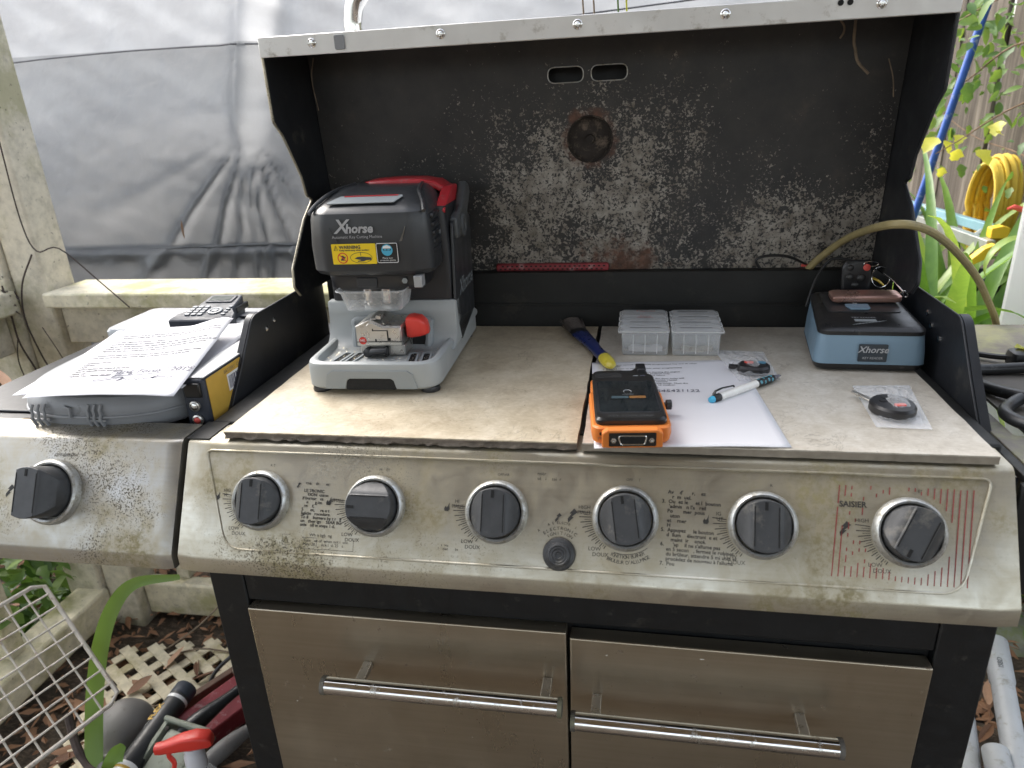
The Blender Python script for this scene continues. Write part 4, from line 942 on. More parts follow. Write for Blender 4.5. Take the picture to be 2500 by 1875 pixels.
# head
def hring(z, hw, yf, yb, r): return [(x - .004, y, z) for x, y in rpoly([(-hw, yf + .016), (-hw*.72, yf + .0015), (0, yf), (hw*.72, yf + .0015), (hw, yf + .016), (hw*.97, yb), (-hw*.97, yb)], [r, .02, .05, .02, r, .01, .01], 5)]
g = MB(); g.loft([hring(.1480, .078, .072, .262, .02), hring(.1510, .084, .066, .266, .022), hring(.1570, .0872, .0620, .268, .022), hring(.1900, .0872, .0605, .270, .022), hring(.2250, .0845, .0625, .272, .02), hring(.2340, .0830, .0645, .272, .02), hring(.2385, .0800, .0690, .272, .02), hring(.2455, .0750, .085, .272, .02), hring(.2535, .0680, .108, .272, .02), hring(.2590, .0610, .130, .270, .02), hring(.2600, .0580, .140, .266, .02)])
head = kb(g, 'head', 'machine_black', smooth=30)
# swept hood edges of the head
g = MB(); g.tube(spline([(-.084, .072, .2345), (-.078, .092, .2455), (-.066, .125, .2570), (-.056, .19, .2605)], 5), .0028, 8); kb(g, 'hood_edge', 'machine_black', head)
g = MB(); g.tube(spline([(.076, .072, .2345), (.070, .092, .2455), (.058, .125, .2570), (.048, .19, .2605)], 5), .0028, 8); kb(g, 'hood_edge', 'machine_black', head)
# trapezoid relief around the logo, its shaded and lit edges put into the colour
for sx in (-1, 1):
    g = MB(); g.add([(sx*.053, .0590, .2170), (sx*.0515, .0600, .2165), (sx*.044, .0600, .1975), (sx*.0425, .0590, .1970), (sx*.0462, .0600, .1975)], [(0, 1, 2), (0, 2, 3), (0, 3, 4)] if sx > 0 else [(2, 1, 0), (3, 2, 0), (4, 3, 0)]); kb(g, 'relief_line', 'machine_dark' if sx < 0 else 'flood', head, smooth=0)
FM = lambda x, z, y=.0590: basis((x, y, z), (1, 0, 0), (0, 0, 1))
text('X', .026, FM(-.037, .2095), MAT['logo'], head, shear=.25, off=.0005, local=True, name='logo'); text('horse', .0165, FM(-.0118, .2098), MAT['logo'], head, shear=.2, off=.0006, local=True, name='logo')
text('Automatic Key Cutting Machine', .0054, FM(-.0155, .2025), MAT['logo'], head, local=True)
g = MB(); g.prism(rrect(-.0535, .1675, .0085, .1950, .0012, 2), .0592, .0600, 'y'); st = kb(g, 'warning_sticker', 'yellow', head)
text('WARNING', .0062, FM(-.0425, .1885, .0589), MAT['ink'], st, off=.0002, local=True, align='LEFT'); text('Keep hands away when working', .0032, FM(-.0425, .1855, .0589), MAT['ink'], st, off=.0001, local=True, align='LEFT')
def ringmark(cx, cz, r, w, mat, par, n=24, y=.0589, sx=1.0):
    g = MB(); vs = []; fs = []
    for i in range(n):
        a = 2*math.pi*i/n; vs += [(cx+math.cos(a)*r*sx, y, cz+math.sin(a)*r), (cx+math.cos(a)*(r-w)*(sx if sx == 1 else (r*sx-w)/(r-w)), y, cz+math.sin(a)*(r-w))]
    fs = [(2*i, 2*i+1, (2*i+3) % (2*n), (2*i+2) % (2*n)) for i in range(n)]; g.add(vs, fs); return kb(g, 'icon', mat, par, smooth=0)
def flatmark(pts, mat, par, y=.0589, name='icon'):
    g = MB(); g.add([(a, y, b) for a, b in pts], [tuple(range(len(pts)))]); return kb(g, name, mat, par, smooth=0)
ringmark(-.0390, .1760, .0075, .0013, 'redicon', st); flatmark([(-.0442, .1805), (-.0434, .1813), (-.0338, .1717), (-.0346, .1709)], 'redicon', st, .05885)
flatmark([(-.0425, .1728), (-.0400, .1768), (-.0415, .1790), (-.0385, .1795), (-.0360, .1772), (-.0345, .1782), (-.0355, .1760), (-.0375, .1745), (-.0370, .1725)], 'ink', st, .0590)
ringmark(-.0130, .1762, .0074, .0006, 'ink', st, 32, sx=2.1)
flatmark([(-.0225, .1752), (-.0185, .1772), (-.0120, .1778), (-.0040, .1770), (.0010, .1765), (.0010, .1730), (-.0060, .1728), (-.0100, .1712), (-.0180, .1708), (-.0185, .1718), (-.0130, .1728), (-.0190, .1742)], 'ink', st)
flatmark([(-.0136, .1835), (-.0128, .1835), (-.0128, .1795), (-.0132, .1785), (-.0136, .1795)], 'ink', st)
g = MB(); g.tube([(-.0500, .0589, .1868), (-.0445, .0589, .1868), (-.04725, .0589, .1930)], .0004, 4, closed=True); kb(g, 'icon', 'ink', st); text('!', .005, FM(-.04725, .1876, .0589), MAT['ink'], st, local=True)
g = MB(); g.prism(rrect(.0094, .1685, .0390, .1952, .002, 3), .0592, .0610, 'y'); s2 = kb(g, 'goggle_sticker', 'stick_black', head)
g = MB(); g.tube([(x, .0590, z) for x, z in rrect(.0098, .1689, .0386, .1948, .002, 3)], .0004, 4, closed=True); kb(g, 'icon', 'white', s2)
flatmark(circ(.0242, .1858, .0078, 26), 'blue_icon', s2, .05895); flatmark([(.0185, .1880), (.0190, .1905), (.0242, .1925), (.0294, .1905), (.0299, .1880)][::-1], 'white', s2, .0588)
flatmark(rrect(.0188, .1850, .0296, .1878, .001, 2), 'stick_black', s2, .0588); flatmark(rrect(.0198, .1855, .0238, .1873, .0008, 2), 'blue_icon', s2, .0587); flatmark(rrect(.0246, .1855, .0286, .1873, .0008, 2), 'blue_icon', s2, .0587)
text('Please wear\nprotective glasses', .0030, FM(.0242, .1742, .0589), MAT['white'], s2, local=True)
# glossy strip on the head's top slope
M = basis((-.012, .088, .2483), (1, 0, 0), (0, .023, .0075)); g = MB(); g.prism(rpoly([(-.050, -.010), (.046, -.010), (.056, .012), (-.034, .012)], .003, 3), 0, .0012, 'z', 0, M); o = kb(g, 'display_strip', 'machine_grey2', head)
g = MB(); g.prism([(-.028, .009), (.048, .009), (.049, .0118), (-.028, .0118)], .0013, .0018, 'z', 0, M); kb(g, 'red_strip', 'red', o)
# vents right of the head
for i in range(5):
    z = .1765 + i*.0115; g = MB(); g.prism(rpoly([(.086, z), (.122, z+.003), (.122, z+.008), (.086, z+.0055)], .001, 2), .0792, .0850, 'x'); kb(g, 'vent_fin', 'machine_dark', head, bevel=.001)
# lower head block
g = MB(); g.loft([orect(-.066, .082, .062, .20, .012, .1265), orect(-.070, .078, .066, .20, .014, .132), orect(-.072, .076, .068, .20, .014, .1478)]); lo = kb(g, 'spindle_block', 'machine_dark')
g = MB(); g.prism(rrect(-.030, .1315, .000, .1445, .003, 3), .0745, .078, 'y'); kb(g, 'spindle_plate', 'machine_black', lo, bevel=.0008)
g = MB(); g.box((.056, .062, .133), (.0675, .080, .149)); kb(g, 'sensor_tab', 'sidelid', lo, bevel=.001)
g = MB(); g.lathe([(.0042, 0), (.0042, .002), (.002, .0022)], 6, Matrix.Translation((.040, .0755, .140)) @ Matrix.Rotation(R_(90), 4, 'X')); kb(g, 'hex_screw', 'machine_grey2', lo)
for cx in (-.0235, .0040):
    g = MB(); g.lathe([(.0076, .1264), (.0076, .114), (.0070, .1125), (.0070, .1045), (.0045, .1015), (.0030, .0985), (.0004, .0945)], 20, Matrix.Translation((cx, .098, 0))); kb(g, 'spindle', 'shiny', lo)
# clear chip cup
cr = lambda hw, y0, y1, z, r=.012: [(x - .0075, y, z) for x, y in rrect(-hw, y0, hw, y1, r, 5)]
g = MB(); g.loft([cr(.036, .068, .122, .1000), cr(.040, .064, .124, .1010), cr(.0455, .058, .126, .1250), cr(.050, .054, .128, .1290), cr(.0495, .0545, .1275, .1298), cr(.0445, .059, .125, .1255), cr(.039, .065, .123, .1022)]); cup = kb(g, 'chip_cup', 'clear'); g = MB(); g.tube(cr(.0500, .054, .128, .1296), .0011, 6, closed=True); g.tube(cr(.0385, .0655, .123, .1003), .0007, 6, closed=True); kb(g, 'cup_rim', 'frost', cup)
# vice clamp
cl = MB(); cl.prism(rrect(-.0325, .062, .034, .118, .005, 3), .0352, .0500, 'z'); clamp = kb(cl, 'clamp', 'steel', bevel=.0012)
g = MB(); g.prism(rpoly([(-.0335, .0510), (.0325, .0510), (.0325, .0800), (.0080, .0800), (-.0080, .0880), (-.0150, .0880), (-.0335, .0800)], .0012, 2), .056, .116, 'y'); kb(g, 'clamp_jaw', 'steel', clamp, bevel=.0010)
g = MB(); g.prism(rpoly([(-.0165, .0590), (.0320, .0590), (.0320, .0790), (.0060, .0790), (-.0060, .0850), (-.0130, .0850), (-.0165, .0820)], .001, 2), .0525, .0562, 'y'); kb(g, 'jaw_face', 'steel', clamp, bevel=.0008)
for (x0, x1, z0, z1) in ((-.0080, -.0066, .0745, .0775), (-.0080, .0135, .0742, .0752), (.0130, .0146, .0640, .0752), (.0130, .0175, .0600, .0640), (-.0050, -.0030, .0585, .0625)):
    g = MB(); g.box((x0, .0518, z0), (x1, .0527, z1)); kb(g, 'jaw_slit', 'slotdark', clamp)
g = MB(); g.box((-.0335, .0553, .0568), (.0325, .0561, .0576)); kb(g, 'jaw_slit', 'slotdark', clamp)
flatmark(circ(-.0245, .0590, .0055, 24), 'redknob', clamp, .0557, 'jaw_badge'); text('M5', .0056, FM(-.0245, .0573, .0553), MAT['white'], clamp, local=True)
g = MB(); rr = []
for x, hy, z0, z1 in ((.0345, .008, .064, .084), (.0375, .0135, .0595, .0885), (.0440, .0145, .0590, .0895), (.0560, .0130, .0605, .0875), (.0630, .0105, .062, .0820), (.0665, .006, .0630, .0740)):
    rr.append([(x, y, z) for y, z in rrect(.080-hy, z0, .080+hy, z1, .005, 4)])
g.loft(rr); kb(g, 'clamp_knob', 'redknob', clamp, smooth=40)
g = MB(); g.tube([(-.016, .0545, .0425), (-.002, .050, .0452), (.012, .0485, .0468)], [.0058, .0050, .0042], 12); kb(g, 'lever', 'machine_dark', clamp); g = MB(); g.lathe([(.0068, -.002), (.0068, .006), (.004, .0075)], 16, Matrix.Translation((-.0175, .056, .0425)) @ Matrix.Rotation(R_(90), 4, 'X')); kb(g, 'lever_hub', 'machine_dark', clamp)
g = MB(); g.box((.0075, .0505, .0360), (.0100, .0620, .0500)); kb(g, 'lever_stop', 'slotdark', clamp)
g = MB(); g.box((-.012, .060, .0881), (-.004, .110, .0900)); g.box((-.004, .062, .0881), (.003, .075, .0935)); kb(g, 'key_stop', 'steel', clamp, bevel=.0006)
# metal shavings: far too many to count
g = MB()
for i in range(900):
    q = rnd.random()
    if q < .60: x, y, z = rnd.uniform(-.078, .078), rnd.uniform(.016, .10), .0352; 
    elif q < .80: x, y, z = rnd.uniform(-.030, .030), rnd.uniform(.060, .112), .0806 + (.006 if False else 0)
    else: x, y, z = -.0075 + rnd.uniform(-.034, .034), rnd.uniform(.070, .12), .1026 + rnd.random()*.003
    if q < .6 and abs(x) < .035 and y > .055: continue
    a = rnd.uniform(0, 6.28); L = rnd.uniform(.0005, .0016); d = Vector((math.cos(a), math.sin(a), rnd.uniform(-.4, .8)))*L; w = Vector((-math.sin(a), math.cos(a), rnd.uniform(-.5, .5)))*L*.5; p = Vector((x, y, z + .0008))
    g.add([p - d, p + w, p + d, p - w], [(0, 1, 2, 3)])
o = kb(g, 'metal_shavings', 'shaving', smooth=0); o['kind'] = 'stuff'
# carry handle and bracket
g = MB(); rr = []
for x, y0, z0, dz in ((-.050, .215, .2565, .004), (-.035, .195, .2565, .0070), (.000, .185, .2560, .0100), (.045, .180, .2540, .0115), (.068, .182, .2490, .0120), (.083, .188, .2380, .0120)):
    rr.append([(x, y, z) for y, z in rrect(y0, z0, y0+.055, z0+dz, .004, 3)])
g.loft(rr); kb(g, 'carry_handle', 'red', smooth=40)
g = MB(); g.prism(rpoly([(.125, .2270), (.190, .2530), (.235, .2540), (.205, .2250), (.160, .2060)], .006, 3), .0755, .0905, 'x'); kb(g, 'handle_cheek', 'red', bevel=.003)
g = MB(); g.prism(rpoly([(.150, .182), (.205, .182), (.228, .205), (.262, .236), (.255, .250), (.235, .256), (.190, .222), (.150, .212)], .008, 4), .0912, .1030, 'x'); br = kb(g, 'handle_bracket', 'bracket', bevel=.003, seg=3)
for y, x in ((.186, .1031), ):
    g = MB(); g.lathe([(.0165, 0), (.0165, .0025), (.0145, .004), (.009, .004), (.0085, .0025), (.0005, .0025)], 26, Matrix.Translation((x, y, .197)) @ Matrix.Rotation(R_(90), 4, 'Y'), cap0=False); kb(g, 'pivot_disc', 'bracket', br)
g = MB(); g.lathe([(.0145, 0), (.0145, .003), (.0125, .0045)], 26, Matrix.Translation((.0790, .139, .196)) @ Matrix.Rotation(R_(90), 4, 'Y')); kb(g, 'side_button', 'bracket')

# ================================================================== blue key reader
RD = thing('key_reader', 'steel blue and black wedge-shaped key reader standing on the right tile', 'key reader', (.372, .243, 0), R_(-2))
def rd(mb, name, mat, par=None, **kw): return mb.build(name, MAT[mat], par or RD, local=True, **kw)
def rring(e, zf, zb, ins=0):
    P = rpoly([(-.0715-e+ins, -e+ins), (.0715+e-ins, -e+ins), (.064+e-ins, .158+e-ins), (-.0575-e+ins, .158+e-ins)], [.016, .016, .014, .014], 6)
    return [(x, y, zf + (zb-zf)*max(0, min(1, y/.158))) for x, y in P]
g = MB(); g.loft([rring(-.010, 0, 0), rring(-.003, .003, .003), rring(.0005, .011, .011)]); rd(g, 'foot_tray', 'reader_black')
g = MB(); g.loft([rring(0, .0112, .0112), rring(-.001, .030, .034), rring(-.0035, .0505, .0640)]); body = rd(g, 'body', 'blue_plastic')
g = MB(); g.loft([rring(-.003, .0507, .0642), rring(-.003, .0560, .0700), rring(-.0065, .0590, .0735), rring(-.012, .0605, .0750)]); top = rd(g, 'top_cover', 'reader_black')
sl = (.0750-.0605)/.158; Mt = lambda x, y, h=.0004: basis((x, y, .0605 + sl*y + h), (1, 0, 0), (0, 1, sl))
g = MB(); g.prism(rrect(-.046, .062, .050, .140, .007, 4), 0, .0012, 'z', 0, Mt(0, 0, .0001)); rd(g, 'scan_pad', 'machine_black', top)
g = MB(); g.prism(rpoly([(-.012, -.010), (.011, -.010), (.0145, -.006), (.0145, .010), (-.0165, .010), (-.0165, .002)], .002, 3), .0004, .0024, 'z', 0, Mt(-.003, .078, .001)); bt = rd(g, 'button', 'blue_plastic', top, bevel=.0005)
text('KEY READER', .0055, Mt(-.004, .040), MAT['logo'], top, local=True); g = MB(); g.prism(rrect(-.014, -.004, .014, .004, .0008, 2), 0, .0003, 'z', 0, Mt(-.004, .031)); rd(g, 'plate', 'machine_grey2', top)
g = MB()
for i in range(9): g.cbox((-.018 + i*.0052, .018 + .0016*i, .0001), (.013, .0004, .0002), 0, Mt(0, 0) @ Matrix.Translation((-.018+i*.0052, .018, 0)) @ Matrix.Rotation(.5, 4, 'Z') @ Matrix.Translation((.018-i*.0052, -.018, 0)))
rd(g, 'hatching', 'machine_grey2', top)
g = MB(); g.cbox((-.0045, .094, .0015), (.006, .0012, .0006), 0, Mt(0, 0)); rd(g, 'status_light', 'white', top)
g = MB(); g.prism(rrect(-.016, .0155, .020, .0400, .0015, 2), -.0016, .0003, 'y'); lg = rd(g, 'badge', 'gloss', body)
text('Xhorse', .0125, basis((.002, -.0019, .0285), (1, 0, 0), (0, 0, 1)), MAT['logo'], lg, shear=.25, off=.0002, local=True); text('KEY READER', .0045, basis((.002, -.0019, .0195), (1, 0, 0), (0, 0, 1)), MAT['logo'], lg, shear=.2, local=True)
# rose-gold smart key on it
SK = thing('smart_key', 'slim rose gold smart key lying on top of the blue key reader', 'key', (.386, .343, .0718), R_(-1))
g = MB(); M = Matrix.Translation((0, 0, .0008)) @ Matrix.Rotation(R_(4), 4, 'X')
Rr = lambda e, z: [(x, y, z) for x, y in rrect(-.0470-e, -.010-e, .0470+e, .022+e, .007, 5)]
g.loft([Rr(-.004, 0), Rr(-.0008, .0012), Rr(0, .003), Rr(0, .0046)], M=M); g.build('lower_shell', MAT['rose'], SK, local=True)
g = MB(); g.loft([Rr(-.0004, .0051), Rr(0, .0055), Rr(0, .0085), Rr(-.0025, .0105), Rr(-.005, .0108)], M=M); g.build('upper_shell', MAT['rose'], SK, local=True)
g = MB(); g.tube(spline([(.046, .006, .0100), (.052, .006, .014), (.056, .008, .011), (.060, .009, .007), (.056, .011, .004), (.052, .010, .010)], 5), .0009, 6); g.tube(spline([(.052, .006, .012), (.040, .020, .026), (.030, .035, .034)], 4), .0009, 5); g.build('split_ring', MAT['shiny'], SK, local=True)
# standing black fob
FB = thing('remote_fob', 'black car remote with one red button standing upright behind the reader', 'remote', (.389, .408, .0705), R_(-3))
M = Matrix.Rotation(R_(82), 4, 'X')
out_ = lambda e, z: [(x, y, z) for x, y in rpoly([(-.020-e, .0-e), (.020+e, .0-e), (.0215+e, .030), (.018+e, .0475+e), (-.016-e, .0475+e), (-.0215-e, .036)], [.008, .008, .01, .008, .008, .01], 5)]
g = MB(); g.loft([out_(-.002, -.006), out_(0, -.004), out_(0, .004), out_(-.0025, .0062)], M=M); g.build('case', MAT['fob'], FB, local=True)
for nm, x, y, r, mt in (('button', .0125, .0365, .0052, 'fobred'), ('button', -.010, .036, .0045, 'reader_black'), ('button', -.010, .022, .0055, 'reader_black'), ('button', .006, .021, .0060, 'reader_black'), ('button', -.002, .010, .0050, 'reader_black')):
    g = MB(); g.lathe([(r, .006), (r, .0070), (r*.85, .0074), (.0003, .0074)], 18, M @ Matrix.Translation((x, y, 0))); g.build(nm, MAT[mt], FB, local=True)
g = MB(); g.tube(circle := [(.034 + .013*math.cos(a*.4), .004*math.sin(a*.4), .022 + .015*math.sin(a*.4)) for a in range(16)], .0009, 6, closed=True); g.tube([(.018 + .010*math.cos(a*.4), 0, .042 + .004*math.sin(a*.4)) for a in range(16)], .0008, 6, closed=True); g.build('key_ring', MAT['shiny'], FB, local=True)
g = MB(); strap(g, (.018, .006, .020), 1.9, .028, .010, -.3, .6, 0, 6); strap(g, (.018, .008, .018), 1.2, .025, .010, -.2, .8, 0, 6); g.build('tag', MAT['hoseyel'], FB, local=True, solid=.0006)

# ================================================================== parts organiser of eight little boxes
OG = thing('parts_organizer', 'clear plastic organizer of eight small lidded boxes at the back', 'organizer', (.112, .299, 0), 0)
for r_ in range(4):
    for c_ in range(2):
        x0 = -.0725 + c_*.0740; x1 = x0 + .0700; y0 = r_*.0290; y1 = y0 + .0235; k_ = r_*.0002
        g = MB(); g.loft([[(x, y, z) for x, y in rrect(x0+e, y0+e, x1-e, y1-e, .004, 3)] for z, e in ((.0004, .003), (.003, .0015), (.0345, 0), (.0345, .0012), (.0035, .0027), (.0015, .004))]); bx = g.build('box', MAT['frost'], OG, local=True)
        g = MB(); ear = -.004 if c_ == 0 else .004
        P = rrect(x0 + (-.0045 if c_ == 0 else 0), y0-.0005, x1 + (.0045 if c_ == 1 else 0), y1+.0003, .004, 3)
        cxm, cym = (x0+x1)/2, (y0+y1)/2
        g.loft([[(cxm+(x-cxm)*s1, cym+(y-cym)*s1, z) for x, y in P] for z, s1 in ((.0350, 1), (.0372, 1), (.0400, .93), (.0410, .86))]); ld = g.build('lid', MAT['frost'], bx, local=True)
        g = MB(); g.tube([(x, y, .0376) for x, y in P], .0007, 5, closed=True); g.build('lid_edge', MAT['whiteboard'], ld, local=True)
        for q in range(3):
            if r_ == 0:
                g = MB(); xx = x0 + .0175*(q+1); g.box((xx-.0004, y0+.0006, .004), (xx+.0004, y0+.0016, .033)); g.build('rib', MAT['white'], bx, local=True)
        if c_ == 0 and r_ >= 2:
            text('Toyota' if r_ == 3 else 'Ford\nNissan', .011 if r_ == 3 else .009, basis(((x0+x1)/2, y0+.010, .0416), (1, 0, 0), (0, 1, 0)), MAT['redprint'], ld, 'handwriting', shear=.2, local=True, line=.7)
        else:
            g = MB()
            g.cbox(((x0+x1)/2, (y0+y1)/2, .0412), (.046, .0022, .0002))
            g.build('embossed_label', MAT['greyink'], ld, local=True)
for i, (x, y, L) in enumerate(((-.037, .006, .050), (.038, .008, .048), (-.036, .012, .046))):
    g = MB(); g.prism(rpoly([(-L/2, 0), (-L*.3, -.001), (L*.3, -.001), (L/2, .0), (L/2, .007), (L*.35, .0085), (0, .006), (-L*.35, .0085), (-L/2, .007)], .001, 2), 0, .002, 'y', 0, Matrix.Translation((x, y-.001, .0065))); g.build('key_blank', MAT['paper' if i != 1 else 'steel'], OG, local=True)

# ================================================================== sheets, pen, tool, bags on the right tile
def sheet(name, label, corners, lift, nx=20, ny=26, grp=None):
    a, b, c, d = [Vector(p) for p in corners]                  # front-left, front-right, back-right, back-left
    t = thing(name, label, 'paper', ((a.x+b.x+c.x+d.x)/4, (a.y+b.y+c.y+d.y)/4, min(a.z, b.z, c.z, d.z)), 0, grp)
    f = lambda u, v: (a*(1-u) + b*u)*(1-v) + (d*(1-u) + c*u)*v + Vector((0, 0, lift(u, v)))
    g = MB(); g.grid(nx, ny, f); g.build('page', MAT['paper'], t, smooth=180, solid=.0002)
    return t, f
def page_M(f, u, v, h=.0006):
    o = f(u, v); x = f(min(1, u+.02), v) - f(u, v); y = f(u, min(1, v+.02)) - f(u, v)
    y = y - x*(x.dot(y)/x.dot(x)); M = basis(o, x, y); z = Vector((M[0][2], M[1][2], M[2][2])); return Matrix.Translation(z*h) @ M
pa, pf = sheet('printed_sheet', 'white printed instruction sheet lying under the orange programmer', [(.0175, -.0165, .0012), (.2290, .0035, .0012), (.2075, .2815, .0012), (-.0020, .2610, .0012)],
    lambda u, v: .0012*math.sin(u*5)*(1-v) + (.004*math.exp(-((u-.75)/.2)**2)*max(0, .05-v)*8) + .0004*mnoise.noise((u*5, v*5, 1)) + .0008)
LINES = ["1. Insert your newest successfully programmed key and all other", "   keys away.", "2. Insert a new or while it is near enter programming", "   mode now", "   the ignition switch and before starting the engine", "   is off, see note 2 or the new position only", "   key will not successfully run and select", "   program the new additional", "   keys. When you press remote, the door locks will", "   cycle. To program additional remotes, repeat", "   steps within 20 seconds after a remote", "   the remotes will exit programming mode. Then the", "   the keys will cycle one last time to confirm", "   alternate programming methods."]
for i, ln in enumerate(LINES):
    v = .945 - i*.0225 - (.012 if i > 1 else 0) - (.012 if i > 3 else 0)
    text(ln, .0052, Matrix.Identity(4), MAT['ink'], pa, 'printed_line', align='LEFT', off=.0001, drape=(pf, .07, v))
text('2545421122', .0125, Matrix.Identity(4), MAT['penink'], pa, 'handwriting', align='LEFT', shear=.1, drape=(pf, .36, .570))

PG = thing('key_programmer', 'orange and black handheld key programmer with a dark screen', 'programmer', (.0505, .0735, .003), R_(5.5))
def pg(mb, name, mat, par=None, **kw): return mb.build(name, MAT[mat], par or PG, local=True, **kw)
ol = lambda e, z, sx=1: [(x, y, z) for x, y in rpoly([(-.038-e, -.082-e), (.038+e, -.082-e), (.0435+e, -.074), (.0435+e, .018), (.0405+e, .028), (.0405+e, .060), (.034+e, .080+e), (-.034-e, .080+e), (-.0405-e, .060), (-.0405-e, .028), (-.0435-e, .018), (-.0435-e, -.074)], [.008, .008, .01, .01, .01, .01, .01, .01, .01, .01, .01, .01], 4)]
g = MB(); g.loft([ol(-.005, .0), ol(-.001, .0035), ol(.0006, .012), ol(0, .0205), ol(-.002, .0222)]); bd_ = pg(g, 'rubber_shell', 'orange')
g = MB(); g.prism(rpoly([(-.033, .001), (.033, .001), (.033, .0185), (.027, .0225), (-.027, .0225), (-.033, .0185)], .002, 3), -.0905, -.080, 'y'); pg(g, 'port_block', 'orange', bevel=.0015)
g = MB(); g.prism(rrect(-.0255, .0035, .0255, .0195, .001, 2), -.0912, -.090, 'y'); pt = pg(g, 'port_plate', 'toolblack')
g = MB(); g.tube([(x, -.0918, z) for x, z in rpoly([(-.013, .0062), (.013, .0062), (.0155, .0165), (-.0155, .0165)], .003, 4)], .0009, 6, closed=True); pg(g, 'd_sub_shell', 'shiny', pt)
g = MB(); g.prism(rpoly([(-.0125, .0068), (.0125, .0068), (.0148, .0158), (-.0148, .0158)], .003, 3), -.0916, -.0911, 'y'); pg(g, 'd_sub_face', 'slotdark', pt)
for x in (-.0205, .0205): g = MB(); g.lathe([(.0032, 0), (.0032, .0022), (.0018, .0024), (.0016, .001), (.0003, .001)], 6, Matrix.Translation((x, -.0911, .0113)) @ Matrix.Rotation(R_(90), 4, 'X')); pg(g, 'hex_screw', 'shiny', pt)
g = MB(); g.prism(circ(-.0335, .0150, .0019, 14), -.0832, -.0815, 'y'); pg(g, 'mic_hole', 'slotdark'); text('MIC', .0045, basis((-.0335, -.0834, .0085), (1, 0, 0), (0, 0, 1)), MAT['tile_edge'], PG, local=True)
fl = lambda e, z: [(x, y, z) for x, y in rpoly([(-.0395-e, -.0765-e), (.0395+e, -.0765-e), (.0390+e, .030), (.0385+e, .058+e), (.0325+e, .066+e), (.0315+e, .0835+e), (.016-e, .0835+e), (.0125, .0765+e), (-.034-e, .0765+e), (-.0385-e, .068)], [.010, .010, .01, .006, .004, .004, .004, .004, .008, .006], 4)]
g = MB(); g.loft([fl(-.0005, .0212), fl(0, .0235), fl(0, .0275), fl(-.0022, .0300)]); fc = pg(g, 'face', 'toolblack', bevel=0)
g = MB(); g.loft([[(x, y, z) for x, y in rrect(-.0335+e, -.058+e, .0335-e, .036-e, .005, 4)] for z, e in ((.0301, -.0025), (.0306, -.001), (.0303, 0))], cap0=False, cap1=False); pg(g, 'screen_bezel', 'machine_dark', fc)
g = MB(); g.prism(rrect(-.0335, -.058, .0335, .036, .004, 4), .0300, .0303, 'z'); scn = pg(g, 'screen', 'screen', fc)
g = MB(); g.prism(rrect(-.0210, -.022, .0225, .010, .001, 2), .0304, .0305, 'z'); pg(g, 'dialog', 'scr_dark', scn)
g = MB(); g.prism(rrect(-.0185, -.0195, .0015, -.0125, .001, 2), .0306, .0307, 'z'); pg(g, 'screen_button', 'scr_teal', scn); g = MB(); g.prism(rrect(.0025, -.0195, .0215, -.0125, .001, 2), .0306, .0307, 'z'); pg(g, 'screen_button', 'scr_org', scn)
g = MB(); g.tube([(.0015 + .0045*math.cos(R_(a)), .0015 + .0045*math.sin(R_(a)), .0307) for a in range(-30, 215, 12)], .0004, 4); g.box((-.005, -.0075, .0306), (.008, -.0071, .0307)); pg(g, 'dialog_icon', 'logo', scn)
g = MB(); g.loft([[(x, y, z) for x, y in rrect(-.033+e, .050+e, -.002-e, .064-e, .004, 3)] for z, e in ((.0301, -.0012), (.0306, 0), (.0302, .001))]); pg(g, 'grip_recess', 'slotdark', fc)
g = MB(); g.prism(rrect(.0185, .066, .0305, .0890, .003, 3), .0225, .0345, 'z'); kn = pg(g, 'rotary_knob', 'fob', fc, bevel=.0015)
for i in range(4): g = MB(); g.box((.0190, .069+i*.0045, .0345), (.0300, .0705+i*.0045, .0354)); pg(g, 'knob_rib', 'fob', kn)
for x, m in ((.013, 'machine_grey2'), (.022, 'penink')): g = MB(); g.box((x, .0535, .0300), (x+.006, .0550, .0304)); pg(g, 'indicator', m, fc)
text('KEY TOOL MAX', .0070, basis((0, -.0705, .0302), (1, 0, 0), (0, 1, 0)), MAT['bracket'], fc, 'embossed_name', local=True)
g = MB(); g.tube([(.042, -.002, .014), (.0475, -.002, .014)], .0028, 10); g.lathe([(.0055, 0), (.0065, .001), (.0065, .006), (.005, .007)], 8, Matrix.Translation((.047, -.002, .014)) @ Matrix.Rotation(R_(90), 4, 'Y')); pg(g, 'side_knob', 'fob')

# pen
PN_ = thing('ballpoint_pen', 'white ballpoint pen with teal dotted grip and light blue push button', 'pen', (.1555, .1225, .0052), 0)
ax = Vector((.0980, .0905, 0)); Lp = ax.length; ex = ax.normalized(); ey = Vector((-ex.y, ex.x, 0)); Mp = basis((0, 0, 0), ex, ey)
MX = Mp @ Matrix.Rotation(R_(90), 4, 'Y')
def pn(mb, name, mat, **kw): return mb.build(name, MAT[mat], PN_, local=True, **kw)
g = MB(); g.lathe([(.0012, -.0035), (.0036, -.0025), (.0044, .0), (.0044, .003)], 18, MX); pn(g, 'push_button', 'penblue')
g = MB(); g.lathe([(.0046, .003), (.0052, .004), (.0053, .014)], 18, MX); pn(g, 'clip_collar', 'toolblack')
g = MB(); g.lathe([(.0050, .0141), (.0050, .084)], 18, MX); pn(g, 'barrel', 'penwhite')
g = MB(); g.lathe([(.0052, .0842), (.0054, .095), (.0050, .110), (.0042, .1175)], 18, MX); pn(g, 'grip', 'toolblack')
g = MB(); g.lathe([(.0040, .1176), (.0030, .124), (.0010, .132), (.0004, .134)], 16, MX); pn(g, 'tip', 'pengrey')
